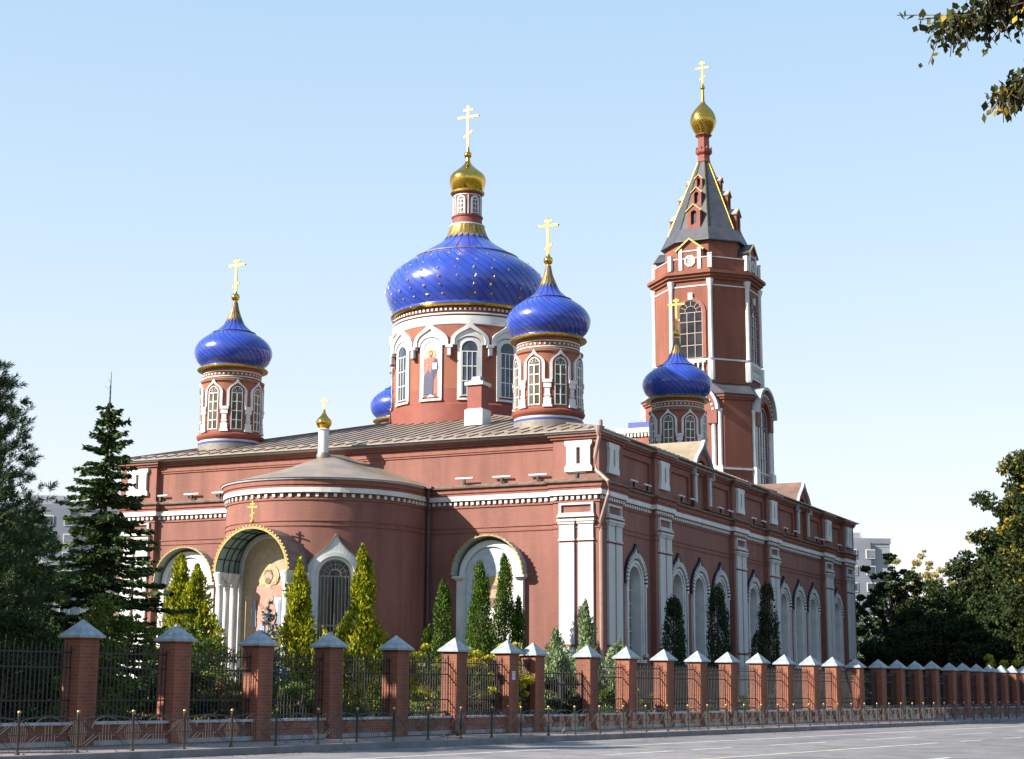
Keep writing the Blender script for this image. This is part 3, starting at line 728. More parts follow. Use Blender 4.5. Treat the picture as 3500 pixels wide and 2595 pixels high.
mb=MB(); mb.mat(0); prof=interp([(3.86,20.52),(3.80,20.62),(3.92,20.85),(4.14,21.31),(4.23,21.92),(4.03,22.53),(3.64,23.0),(2.74,23.63)],5)
ribbed(mb,prof,48,lambda z:-(z-21.5)*.30,.002)
mb.mat(3); mb.lathe([(2.72,23.61),(2.78,23.63),(2.78,23.68),(2.66,23.71)],72)
ribbed(mb,interp([(2.68,23.70),(2.24,23.98),(1.58,24.40),(1.22,24.70),(1.06,24.95)],4),24,lambda z:0,.004)
ribbed(mb,interp([(1.07,24.93),(.96,25.2),(.90,25.44)],3),24,lambda z:0,.03,skin=2,seam=3)
for k in range(24):
    a=2*PI*(k+.5)/24; vs=[]
    for (r,z,h) in ((1.07,24.93,.5),(1.16,24.80,.4),(1.27,24.66,.02)):
        for s in(-1,1): q=a+s*h*2*PI/24; vs.append(((r+.025)*math.sin(q),-(r+.025)*math.cos(q),z))
    mb.add(vs,[(0,1,3,2),(2,3,5,4)])
MDO=mb.build('main_onion_dome',[M['blue'],M['seam'],M['goldr'],M['ledge']],CH,loc=(XC,YC,0),smooth=40)
props(MDO,'large blue onion dome scattered with small gold stars')
mb=MB(); mb.lathe([(3.74,20.322),(3.92,20.34),(3.98,20.42),(3.93,20.50),(3.8,20.54)],96); mb.build('gold_ring',M['gold'],MDO,loc=(XC,YC,0),smooth=40)
M['star']=plain('gilt_star',(.42,.29,.09),.4,.4,.15,5)
# small gilt stars fixed to the dome skin
pts=[(3.95,20.95),(4.16,21.38),(4.225,21.8),(4.13,22.25),(3.86,22.72),(3.42,23.18)]
mb=MB(); random.seed(4)
for i,(r,z) in enumerate(pts):
    nn=[30,30,28,28,26,22][i]
    for k in range(nn):
        if random.random()<.12: continue
        a=2*PI*(k+.5*(i%2))/nn-(z-21.5)*.3; rr=r+.055
        dz=.08; nrm=Vector((math.sin(a),-math.cos(a),(-.6,-.25,0,.3,.6,.9)[i])).normalized()
        tx=Vector((math.cos(a),math.sin(a),0)); ty=nrm.cross(tx)
        c=Vector((rr*math.sin(a),-rr*math.cos(a),z)); s=.075+.03*(k%2)
        vs=[c+nrm*.03]+[c+(tx*math.cos(PI*j/5+.3)+ty*math.sin(PI*j/5+.3))*s*(1 if j%2==0 else .45) for j in range(10)]
        mb.add(vs,[(0,1+j,1+(j+1)%10) for j in range(10)])
mb.build('gilt_stars',M['star'],MDO,loc=(XC,YC,0))
# lantern with gold onion
mb=MB(); mb.mat(1); mb.lathe([(.88,25.442),(.93,25.46),(.93,25.53),(.84,25.56)],40); mb.mat(0); mb.lathe([(.80,25.562),(.78,25.9),(.84,25.96),(.84,26.0),(.73,26.02),(.73,27.2),(.80,27.26)],40)
mb.mat(1); mb.lathe([(.74,27.10),(.76,27.105),(.76,27.15),(.74,27.155)],40)
LN=mb.build('lantern',[M['brick_r'],M['white']],CH,loc=(XC,YC,0),smooth=35)
for i in range(6):
    f=cyl(0,0,.73,2*PI*i/6); wb=MB(); wb.mat(0); wb.band(f,arch(.235,26.04,26.82),arch(.14,26.10,26.82),-.01,.05); wb.mat(1); wb.band(f,center(arch(.14,26.1,26.82)),arch(.14,26.1,26.82),.005,.015)
    wb.mat(2); wb.bx(f,-.015,.015,26.1,26.9,.016,.03)
    for z in (26.1,26.35,26.6,26.82): wb.bx(f,-.14,.14,z,z+.03,.016,.031)
    wb.build('window',[M['white'],M['glass_o'],M['wframe']],LN,loc=(XC,YC,0))
    f=cyl(0,0,.73,2*PI*(i+.5)/6); wb=MB(); wb.bx(f,-.03,.03,26.04,27.08,0,.05); wb.build('pilaster_strip',M['white'],LN,loc=(XC,YC,0))
mb=MB(); mb.mat(1); mb.lathe([(.78,27.262),(.90,27.30),(.91,27.38),(.80,27.44)],40); mb.mat(0)
mb.lathe(interp([(.80,27.44),(.86,27.58),(.94,27.85),(.97,28.10),(.88,28.35),(.61,28.60),(.33,28.84),(.16,29.06),(.11,29.32)],4),40)
GO=mb.build('gold_onion',[M['gold'],M['goldr']],CH,loc=(XC,YC,0),smooth=50)
fb=MB(); ballmb(fb,.21,29.5); fb.lathe([(.10,29.65),(.07,29.95)],12); fb.build('finial',M['gold'],GO,loc=(XC,YC,0),smooth=60)
cross_mb(MB(),29.9,32.32,31.64,.64,32.03,.28,30.66,.25,.055).build('cross',M['crossgold'],GO,loc=(XC,YC,0))

# ---- chimneys
mb=MB(); mb.mat(0); mb.box(-.37,.37,-.37,.37,13.2,15.5); mb.mat(1); mb.box(-.47,.47,-.47,.47,13.5,14.25); mb.box(-.47,.47,-.47,.47,15.42,15.58); mb.box(-.41,.41,-.41,.41,14.252,14.3)
mb.mat(2); mb.lathe([(.36,15.582),(.30,15.85)],4,a0=PI/4); CHM=mb.build('chimney',[M['brick_r'],M['white'],M['blueband']],CH,loc=(-8.15,5.0,0))

# ---- apse cupola
mb=MB(); cxu=(XC-.05,AY-.2)
mb.mat(0); mb.lathe([(.27,11.35),(.30,11.5),(.26,11.62)],20); mb.mat(1); mb.lathe([(.23,11.6),(.23,12.60),(.29,12.66),(.25,12.70)],24)
CU=mb.build('cupola',[M['greybase'],M['white']],CH,loc=(cxu[0],cxu[1],0),smooth=35)
mb=MB(); mb.lathe(interp([(.22,12.70),(.34,12.92),(.31,13.10),(.14,13.30),(.05,13.5)],4),28); ballmb(mb,.06,13.53); mb.build('gold_onion',M['gold'],CU,loc=(cxu[0],cxu[1],0),smooth=60)
cross_mb(MB(),13.5,14.12,13.95,.19,14.04,.09,13.72,.09,.02).build('cross',M['crossgold'],CU,loc=(cxu[0],cxu[1],0))

# ---- apse windows
for ph in (38.3,-38.3):
    f=cyl(XC,AY,AR,R(ph)); mb=MB(); mb.mat(0)
    mb.band(f,ogee(1.10,1.3,6.15,.85,.62,k=6),arch(.80,1.3,5.98),-.05,.16)
    mb.band(f,arch(.94,1.3,5.98),arch(.78,1.3,5.98),.0,.22); mb.band(f,arch(.80,1.3,5.98),arch(.66,1.3,5.98),-.05,.12)
    mb.mat(1); mb.band(f,ogee(1.14,5.9,6.15,.89,.66,k=6)[1:-1],ogee(1.10,5.9,6.15,.85,.62,k=6)[1:-1],-.05,.2)
    o=mb.build('window',[M['white'],M['greybase']],CH)
    mb=MB(); mb.fill(f,arch(.67,1.3,5.98),.0,.02); mb.build('pane',M['glass'],o)
    mb=MB()
    for k in range(9): u=-.56+.14*k; mb.bx(f,u-.018,u+.018,1.35,5.95,.08,.11)
    for z in (1.4,3.9,5.9): mb.bx(f,-.66,.66,z,z+.07,.05,.09,3)
    mb.band(f,arch(.66,1.35,5.98),arch(.61,1.35,5.98),.04,.12); mb.band(f,arch(.26,5.95,5.98),arch(.22,5.95,5.98),.06,.10); mb.band(f,arch(.46,5.95,5.98),arch(.435,5.95,5.98),.06,.10)
    for a in [PI*j/8 for j in range(1,8)]:
        c,s=math.cos(a),math.sin(a); mb.band(f,[(.24*c-.012*s,5.98+.24*s+.012*c),(.62*c-.012*s,5.98+.62*s+.012*c)],[(.24*c+.012*s,5.98+.24*s-.012*c),(.62*c+.012*s,5.98+.62*s-.012*c)],.06,.10)
    mb.build('grille',M['greybase'],o)

# ---- icon niches on the east wall
def kiot(uc,hues):
    f=flat((uc,.15),(1,0),(0,-1)); mb=MB(); mb.mat(0)
    for s in(-1,1):
        mb.bx(f,s*1.42-.15,s*1.42+.15,1.0,5.98,0,.22); mb.bx(f,s*1.44-.20,s*1.44+.20,5.98,6.06,0,.3); mb.bx(f,s*1.46-.24,s*1.46+.24,6.06,6.15,0,.42)
    mb.band(f,arch(1.50,6.1,6.16),arch(1.24,6.1,6.16),0,.12)
    for s in(-1,1): mb.bx(f,s*1.255-.03,s*1.255+.03,1.2,6.1,0,.12)
    mb.bx(f,-1.6,1.6,.8,1.0,0,.3)
    o=mb.build('icon_niche',[M['white']],CH)
    c=MB(); c.mat(0); c.band(f,arch(1.68,6.15,6.18)[1:-1],arch(1.62,6.15,6.18)[1:-1],0,.5)
    c.mat(1); c.band(f,arch(1.69,6.15,6.18)[1:-1],arch(1.64,6.15,6.18)[1:-1],.501,.53)
    for i in range(26):
        a=PI*(i+.5)/26; disc(c,f,-1.70*math.cos(a),6.18+1.70*math.sin(a),.03,.54,k=8,dn=.03)
    c.build('canopy',[M['teal'],M['trimgold']],o)
    p=MB(); p.mat(hues); p.band(f,center(arch(1.24,1.2,6.16)),arch(1.24,1.2,6.16),.005,.02)
    saint_half(p,f,.1,2.6,3.6,.03,robe=5,cloak=6)
    p.mat(1); disc(p,f,-.72,6.5,.17,.03); disc(p,f,.80,6.45,.17,.03); p.mat(6); poly(p,f,[(-.95,5.6),(-.5,5.6),(-.58,6.35),(-.85,6.35)],.036); poly(p,f,[(.6,5.55),(1.05,5.55),(.93,6.3),(.68,6.3)],.036)
    p.mat(2); disc(p,f,-.72,6.5,.09,.04); disc(p,f,.80,6.45,.09,.04)
    p.build('icon_painting',IC,o)
kiot(-4.98,9); kiot(-20.75,9)

# ---- porch canopy on the apse front
f=flat((XC,AY-AR),(1,0),(0,-1)); fc=cyl(XC,AY,AR,0)
p=MB(); p.mat(6); p.fill(fc,arch(1.40,.4,6.1),.0,.02)
p.mat(5); p.band(fc,arch(1.60,.4,6.1),arch(1.40,.4,6.1),0,.1)
p.mat(1); disc(p,fc,.05,5.9,.46,.05,k=20); p.mat(6); disc(p,fc,.05,5.9,.42,.058,k=20)
saint_half(p,fc,.05,2.2,4.3,.06,robe=10,cloak=10,full=True)
p.mat(11); poly(p,fc,[(-.34,3.0),(-.30,4.3),(-.05,4.3),(-.02,3.0)],.10); p.mat(10); poly(p,fc,[(-.42,4.3),(-.25,5.15),(.32,5.15),(.50,4.3),(.4,4.0),(-.3,4.0)],.11)
p.mat(11); poly(p,fc,[(-.66,3.9),(-.62,5.0),(-.50,5.0),(-.46,3.9)],.10); poly(p,fc,[(.72,3.9),(.66,5.0),(.56,5.0),(.52,3.9)],.10)
p.mat(1)
for s in(-1,1): p.bx(fc,s*1.33-.05,s*1.33+.05,.5,6.1,.02,.05)
p.build('icon_painting',IC,CH)
mb=MB(); mb.mat(0); mb.band(f,arch(1.78,6.05,6.1)[1:-1],arch(1.70,6.05,6.1)[1:-1],-.6,1.25)
mb.mat(3); mb.band(f,arch(1.80,6.05,6.1)[1:-1],arch(1.782,6.05,6.1)[1:-1],-.6,1.245)
mb.mat(1); mb.band(f,arch(1.81,6.05,6.1)[1:-1],arch(1.71,6.05,6.1)[1:-1],1.251,1.31)
for i in range(34):
    a=PI*(i+.5)/34; disc(mb,f,-1.83*math.cos(a),6.1+1.83*math.sin(a),.05,1.31,k=8,dn=.06)
mb.mat(2)
for n in (.0,.4,.8): mb.band(f,arch(1.70,6.05,6.1)[1:-1],arch(1.67,6.05,6.1)[1:-1],n,n+.04)
for i in range(1,10):
    a=PI*i/10; u,w_=-1.68*math.cos(a),6.1+1.68*math.sin(a); mb.bx(f,u-.015,u+.015,w_-.02,w_+.01,-.5,1.24)
PO=mb.build('porch_canopy',[M['teal'],M['trimgold'],M['iron'],M['ledge']],CH)
for s in(-1,1):
    for k,n in enumerate((.12,.62,1.08)):
        c=(XC+s*(1.62),AY-AR-n); q=MB()
        q.lathe([(.26,.2),(.26,1.0),(.20,1.06),(.17,1.15),(.155,5.0),(.15,5.45),(.19,5.55),(.17,5.6),(.27,5.95),(.30,6.05)],20,c=c); q.build('column',M['white'],CH,smooth=35)
    q=MB(); q.bx(f,s*1.62-.12,s*1.62+.12,5.98,6.09,-.1,1.3); q.build('architrave',M['white'],CH)
    q=MB()
    for k in range(5):  # wrought scroll brackets under the rim
        a0=k*.9; q.tube([f(s*(1.50-.12*k-.06*math.cos(t)),5.95-.13*k+.06*math.sin(t),1.2) for t in [a0+j*.6 for j in range(10)]],.012,4)
    q.build('scroll_bracket',M['iron'],CH)
q=MB(); ballmb(q,.09,8.10,c=(XC,AY-AR-1.28)); q.lathe([(.03,7.95),(.03,8.2)],8,c=(XC,AY-AR-1.28)); cross_mb(q,8.15,8.95,8.70,.24,8.83,.11,8.40,.11,.028,c=(XC,AY-AR-1.28)); q.build('cross',M['crossgold'],PO)

# ============================================================ BELL TOWER
TX,TY=-12.35,51.4
TW=empty('bell_tower',(TX,TY,.2),'tall red brick bell tower with tented spire and gilded onion behind the church','tower')
h,wd=4.04,2.52
tp=[(-wd,-h),(wd,-h),(h,-wd),(h,wd),(wd,h),(-wd,h),(-h,wd),(-h,-wd)]
tp=[(TX+a,TY+b) for a,b in tp]
def octp(Ra,z=None,c=(TX,TY)): return [(c[0]+Ra*math.sin(PI/4*i-PI/8),c[1]-Ra*math.cos(PI/4*i-PI/8)) for i in range(8)]
def prism(mb,P,z0,z1,P2=None):
    P2=P2 or P; k=len(P)
    return mb.add([(x,y,z0) for x,y in P]+[(x,y,z1) for x,y in P2],[tuple(range(k))[::-1],tuple(range(k,2*k))]+[(i,(i+1)%k,k+(i+1)%k,k+i) for i in range(k)])
mb=MB(); prism(mb,tp,0,22.1); mb.sweep(tp,rect(-.1,.14,21.75,21.9),True); mb.sweep(tp,rect(-.1,.25,21.902,22.08),True)
mb.mat(0); prism(mb,octp(3.9),22.0,31.0)
mb.sweep(octp(3.9),rect(-.1,.16,30.80,31.0),True); mb.sweep(octp(3.9),rect(-.1,.34,31.002,31.2),True); mb.sweep(octp(3.9),rect(-.1,.52,31.202,31.42),True); prism(mb,octp(4.0),31.0,31.6)
mb.sweep(octp(3.9),rect(-.1,.05,23.1,23.25),True)
prism(mb,octp(3.05),31.6,34.02)
TWALL=mb.build('wall',M['brick_t'],TW)
course('white_string',M['white'],rect(-.05,.06,16.68,16.82),tp+[tp[0]],TW)
for a_ in (rect(-.1,.07,24.78,24.9),rect(-.1,.035,30.33,30.42)): MB().sweep(octp(3.9),a_,True).build('white_string',M['white'],TW)
mb=MB(); mb.sweep(tp+[tp[0]],[(-.2,22.085),(.32,22.085),(.34,22.16),(-.2,22.3)]); prism(mb,[(TX+a*1.06,TY+b*1.06) for a,b in [(-wd,-h),(wd,-h),(h,-wd),(h,wd),(wd,h),(-wd,h),(-h,wd),(-h,-wd)]],22.17,23.05,octp(3.95)); mb.build('skirt_roof',M['roof_d'],TW)
for i in range(4):
    a=PI/2*i; U=(math.cos(a),math.sin(a)); Nn=(math.sin(a),-math.cos(a))
    f=flat((TX+Nn[0]*h,TY+Nn[1]*h),U,Nn); mb=MB(); mb.mat(0)
    mb.band(f,arch(2.05,20.0,20.95,h=1.9),arch(1.35,20.0,20.6),.0,.30)
    mb.mat(2); mb.band(f,arch(2.25,20.9,20.95,h=2.12)[1:-1],arch(2.05,20.9,20.95,h=1.9)[1:-1],-.2,.55)
    mb.mat(1); 
    for k in range(15):
        t=PI*(k+.5)/15; u_,w_=-1.78*math.cos(t),20.85+1.62*math.sin(t); mb.bx(f,u_-.07,u_+.07,w_-.07,w_+.07,.3,.36)
    G=mb.build('gable',[M['brick_d'],M['white'],M['coping']],TW)
    mb=MB(); mb.mat(1); mb.band(f,center(arch(1.0,15.2,20.5)),arch(1.0,15.2,20.5),.0,.02); mb.mat(0); mb.band(f,arch(1.08,15.2,20.5),arch(.98,15.2,20.5),.0,.10)
    for z in (16.5,17.7,18.9,20.1): mb.bx(f,-1,1,z,z+.07,.02,.06)
    for u in(-.33,.33): mb.bx(f,u-.03,u+.03,15.2,21.3,.02,.06)
    mb.build('window',[M['gutter'],M['glass_b']],TW)
    for s in(-1,1):
        mb=MB()
        for u in(1.75,2.22): mb.lathe([(.19,16.9),(.16,17.0),(.16,20.8),(.21,20.95),(.21,21.05)],12,c=(f(s*u,0,.06)[0],f(s*u,0,.06)[1]))
        mb.bx(f,s*1.98-.45,s*1.98+.45,15.0,16.9,0,.30)
        mb.build('column_pair',M['white'],TW,smooth=35)
    # belfry stage: arched opening on the four main faces
    ap=3.9*math.cos(PI/8); f=flat((TX+Nn[0]*ap,TY+Nn[1]*ap),U,Nn)
    mb=MB(); mb.mat(0); mb.band(f,arch(1.15,24.95,28.35,h=1.15),arch(.90,24.95,28.35,h=.95),0,.10); mb.mat(1)
    mb.band(f,center(arch(.90,24.8,28.35,h=.95)),arch(.90,24.8,28.35,h=.95),.0,.015)
    mb.mat(2)
    for u in(-.86,-.3,.3,.86): mb.bx(f,u-.03,u+.03,24.9,28.35,.016,.06)
    for z in (24.95,25.9,26.8,27.65,28.35): mb.bx(f,-.9,.9,z,z+.06,.016,.061)
    mb.band(f,arch(.90,28.35,28.38,h=.93),arch(.84,28.35,28.38,h=.87),.016,.062); mb.band(f,arch(.46,28.35,28.38,h=.5),arch(.42,28.35,28.38,h=.46),.016,.062)
    for t in (.5,.95,1.57,2.19,2.64):
        c_,s_=math.cos(t),math.sin(t); mb.band(f,[(.44*c_-.025*s_,28.38+.48*s_+.02*c_),(.88*c_-.025*s_,28.38+.9*s_+.02*c_)],[(.44*c_+.025*s_,28.38+.48*s_-.02*c_),(.88*c_+.025*s_,28.38+.9*s_-.02*c_)],.016,.062)
    mb.mat(3); mb.bx(f,-.17,.17,29.35,29.85,0,.14)
    mb.build('window',[M['brick_d'],M['glass'],M['gutter'],M['white']],TW)
    mb=MB(); mb.bx(f,-1.1,1.1,24.60,24.76,0,.2); mb.bx(f,-1.1,1.1,23.58,23.68,0,.2)
    for k in range(6):
        u=-.9+.36*k; x_,y_,_=f(u,0,.11); mb.lathe([(.08,23.68),(.06,23.78),(.11,23.98),(.05,24.2),(.05,24.3),(.09,24.5),(.08,24.6)],8,c=(x_,y_))
    mb.build('balustrade',M['white'],TW,smooth=40)
    # upper gable with eight-sided light
    f=flat((TX+Nn[0]*3.62,TY+Nn[1]*3.62),U,Nn)
    mb=MB(); mb.mat(0); mb.band(f,[(-.95,31.6),(-.95,33.2),(0,33.9),(.95,33.2),(.95,31.6)],[(0,31.6),(0,32.5),(0,32.9),(0,32.5),(0,31.6)],-1.2,0)
    mb.mat(1)
    for s in(-1,1): mb.bx(f,s*.72-.13,s*.72+.13,31.62,33.25,0,.09)
    mb.bx(f,-.59,.59,33.0,33.08,0,.05)
    O=[(.44*math.cos(PI/8+PI/4*j),32.28+.46*math.sin(PI/8+PI/4*j)) for j in range(8)]; I=[(a_*.72,32.28+(b_-32.28)*.72) for a_,b_ in O]
    mb.band(f,O,I,0,.08,closed=True)
    mb.mat(2); mb.band(f,[(0,32.28)]*8,I,0,.02,closed=True)
    mb.mat(3); mb.band(f,[(-1.15,33.12),(0,34.03),(1.15,33.12)],[(-1.05,33.02),(0,33.88),(1.05,33.02)],.10,.18)
    mb.mat(4); mb.band(f,[(-1.15,33.12),(0,34.03),(1.15,33.12)],[(-1.05,33.02),(0,33.88),(1.05,33.02)],-1.3,.098)
    mb.build('gable',[M['brick_t'],M['white'],M['grime'],M['trimgold'],M['roof_d']],TW)
# columns at the eight corners, parapet and its posts
for i,(x,y) in enumerate(octp(3.93)):
    mb=MB(); mb.lathe([(.20,24.9),(.17,25.0),(.155,30.0),(.17,30.1),(.15,30.2),(.26,30.6),(.28,30.78)],14,c=(x,y)); mb.lathe([(.20,23.25),(.27,23.4),(.27,24.70)],8,c=(x,y),a0=PI/8+PI/4*i-PI/8); mb.build('corner_column',M['white'],TW,smooth=35)
    x2=TX+(x-TX)*1.0; y2=TY+(y-TY)*1.0; mb=MB(); mb.lathe([(.21,31.62),(.21,32.65),(.24,32.66),(.24,32.75)],4,c=(x2,y2),a0=PI/4*i+PI/8); mb.build('parapet_post',M['white'],TW)
mb=MB(); mb.mat(0); mb.sweep(octp(3.92),rect(-.25,0,31.6,32.45),True); mb.mat(1); mb.sweep(octp(3.92),rect(-.28,.05,32.452,32.52),True); mb.build('parapet',[M['brick_t'],M['white']],TW)
# spire
mb=MB(); mb.mat(0); prism(mb,octp(3.35),34.03,35.05,octp(2.86)); mb.sweep(octp(3.35),rect(-.3,.05,33.95,34.028),True); prism(mb,octp(2.80),35.052,40.95,octp(.42))
SP=mb.build('spire',M['roof_d'],TW)
mb=MB()
for (a,b) in zip(octp(2.82),octp(.44)): mb.tube([(a[0],a[1],35.06),(b[0],b[1],40.95)],.045,5)
mb.build('gilded_rib',M['gold'],SP)
for i in range(4):
    a=PI/2*i; U=(math.cos(a),math.sin(a)); Nn=(math.sin(a),-math.cos(a))
    for (z0,z1,hw) in ((35.05,36.95,.50),(36.9,38.45,.38),(38.45,39.6,.28)):
        Rz=2.80-(2.80-.42)*(z0+.15-35.05)/5.9; d=Rz*math.cos(PI/8)+.10
        f=flat((TX+Nn[0]*d,TY+Nn[1]*d),U,Nn); mb=MB(); zt=z1-hw*.9
        dep=(z1-z0)*.40+.2
        mb.mat(0); mb.bx(f,-hw,-hw*.45,z0,zt,-dep,0); mb.bx(f,hw*.45,hw,z0,zt,-dep,0); mb.bx(f,-hw*.45,hw*.45,z0,z0+(zt-z0)*.2,-dep,-.02)
        mb.band(f,arch(hw*.45,zt-hw*.9,zt-hw*.6)[1:-1],[(p_[0],zt) for p_ in arch(hw*.45,zt-hw*.9,zt-hw*.6)[1:-1]],-dep,0)
        mb.band(f,[(-hw,zt+.002),(0,z1-.06),(hw,zt+.002)],[(-hw*.5,zt+.002),(0,zt+.01),(hw*.5,zt+.002)],-dep,0)
        mb.mat(1); mb.bx(f,-hw*.44,hw*.44,z0+.1,zt-.02,-dep,-.2)
        mb.mat(2); mb.band(f,[(-hw*1.25,zt-.08),(0,z1),(hw*1.25,zt-.08)],[(-hw*1.18,zt-.16),(0,z1-.09),(hw*1.18,zt-.16)],.0,.08)
        mb.mat(3); mb.band(f,[(-hw*1.25,zt-.08),(0,z1),(hw*1.25,zt-.08)],[(-hw*1.18,zt-.16),(0,z1-.09),(hw*1.18,zt-.16)],-dep-.4,-.001)
        mb.build('dormer',[M['brick_r'],M['iron'],M['trimgold'],M['grime']],TW)
mb=MB(); mb.lathe([(.50,40.93),(.46,41.1),(.44,41.45),(.60,41.6),(.64,41.7),(.64,41.88),(.55,41.95),(.44,42.0),(.42,42.85),(.55,42.98),(.66,43.05),(.62,43.12)],8,c=(TX,TY),a0=PI/8)
for i in range(8): a=PI/4*i; mb.lathe([(.07,41.88),(.09,41.96),(.03,42.1)],6,c=(TX+.58*math.sin(a),TY+.58*math.cos(a)))
mb.build('spire_neck',M['brick_r'],TW)
mb=MB(); mb.mat(0); ribbed(mb,interp([(.52,43.12),(.60,43.25),(.86,43.72),(.98,44.22),(.84,44.80),(.52,45.28),(.22,45.62),(.12,45.85),(.10,46.2),(.085,46.75)],4),26,lambda z:z*.9,.02)
GT=mb.build('gold_onion',[M['gold'],M['goldr']],TW,loc=(TX,TY,0),smooth=50)
mb=MB(); ballmb(mb,.19,46.95); mb.lathe([(.10,46.7),(.09,47.3)],10); mb.build('finial',M['gold'],GT,loc=(TX,TY,0),smooth=60)
cross_mb(MB(),47.1,49.15,48.55,.58,48.95,.22,47.75,.22,.06).build('cross',M['crossgold'],GT,loc=(TX,TY,0))
# stair annex with white cornice left of the tower
mb=MB(); mb.mat(0); mb.box(-17.6,-14.6,46.5,49.5,0,19.2); mb.mat(1); mb.box(-17.75,-14.5,46.35,49.6,19.55,19.9)
for k in range(12): mb.box(-17.7+.27*k,-17.56+.27*k,46.38,46.499,19.25,19.5)
for k in range(11): mb.box(-17.72,-17.601,46.5+.27*k,46.64+.27*k,19.25,19.5)
mb.box(-17.66,-14.55,46.44,49.55,19.5,19.549); mb.box(-17.68,-14.58,46.42,49.55,17.0,17.3); mb.mat(2); mb.box(-17.0,-14.7,46.9,49.3,19.902,20.4)
mb.build('stair_annex',[M['brick_o'],M['white'],M['blueband']],TW)

# ============================================================ far apartment blocks
def block(name,label,x,y,rot,wd,dp,h,cols,mats,acc):
    o=empty(name,(x,y,-.4),label,'apartment block','apartment blocks in the distance'); o.rotation_euler=(0,0,rot)
    mb=MB(); mb.mat(0); mb.box(-wd/2,wd/2,-dp/2,dp/2,0,h)
    mb.mat(1); mb.box(-wd/2-.15,wd/2+.15,-dp/2-.15,dp/2+.15,h,h+.9)
    for a,b in acc: mb.box(a,b,-dp/2-.7,-dp/2,0,h+.3)
    z=2.8
    mb.mat(2)
    while z<h: mb.box(-wd/2-.03,wd/2+.03,-dp/2-.03,dp/2+.03,z-.03,z+.03); z+=2.8
    w_=mb.build('wall',mats,o,loc=(x,y,-.4))
    mb=MB(); mb.box(-wd*.3,-wd*.1,-3,1,h+.9,h+2.6); mb.box(wd*.1,wd*.25,-2,1,h+.9,h+2.2)
    for u in (-wd*.2,wd*.18,wd*.3): mb.tube([(u,0,h+.9),(u,0,h+5)],.05,5)
    mb.build('rooftop_hut',mats[:1],w_,loc=(x,y,-.4))
    n=0
    k=int((wd-2)/cols)
    for r in range(int(h/2.8)):
        for c in range(k):
            u=-wd/2+1+cols*(c+.5); z=2.8*r+.8
            if n>=96: break
            if h-z>18: continue
            n+=1
            ww=MB(); fr=any(a-.5<u<b+.5 for a,b in acc); yy=-dp/2-(.75 if fr else .05)
            ww.mat(1); ww.box(u-.78,u+.78,yy-.05,yy+.1,z,z+1.55); ww.mat(0); ww.box(u-.66,u-.03,yy-.08,yy-.03,z+.12,z+1.43); ww.box(u+.03,u+.66,yy-.08,yy-.03,z+.12,z+1.43)
            q=ww.build('window',[M['glass_b'] if (r*7+c*3)%5 else M['glass_g'],M['wframe']],o,loc=(x,y,-.4))
    return o
block('apartment_block','grey panel apartment block with rows of windows beyond the far end of the church',-45.0,216,R(30),15.5,12,25.8,3.1,[M['concrete'],M['concrete_d'],M['concrete_d']],[(.5,4.2)])
block('apartment_block','pale apartment block half hidden behind the pine and spruce left of the church',-148,142,R(34),26,12,28.5,3.1,[M['concrete'],M['concrete_d'],M['concrete_d']],[(-4,-1)])

# ============================================================ BRICK PILLAR FENCE
SD=-R(8.53)   # street direction turn about Z
ys=[-42.1,-39.4,-36.7,-33.94,-31.16,-28.39,-25.72,-22.99,-20.33,-17.66,-15.67,-13.1,-10.61,-8.05,-5.53,-3.12,-.59,1.82,4.31,6.66,9.15,11.67,14.01,16.36,18.58,20.91,22.99,25.1,27.1,29.1,31.0,32.95,34.9,36.9,38.9]
FO=6.97
FN=empty('fence',(FO,0,.15),'brick pillar fence with pale pyramid caps and black iron railings round the churchyard','fence')
def spt(o,y,z=None): return (o+.15*y,y,G0(y) if z is None else z)
pm_=MB(); pm_.box(-.26,.26,-.26,.26,-.2,2.26); pm_.box(-.28,.28,-.28,.28,2.262,2.30)
cm=MB(); cm.box(-.36,.36,-.36,.36,2.302,2.345); cm.lathe([(.50,2.347),(.012,2.70)],4,a0=PI/4)
PIL=None
def along(mb_fn,a,b): pass
for i,y in enumerate(ys):
    loc=spt(FO,y)
    if y in (-15.67,): loc=(loc[0]-.35,loc[1],loc[2])
    if PIL is None:
        PIL=pm_.build('pillar',M['pillar'],FN,loc=loc,rot=SD)
        c=cm.build('cap',M['cap'],PIL,loc=loc); c.parent=PIL
    else:
        q=copy_tree(PIL,loc,FN); r_=random.Random(i); q.rotation_euler=(r_.gauss(0,.006),r_.gauss(0,.006),SD+r_.gauss(0,.012)); q.location.z+=r_.gauss(0,.012)
T=Vector((.1483,.9889,0)); NN=Vector((.9889,-.1483,0))
rng=random.Random(7)
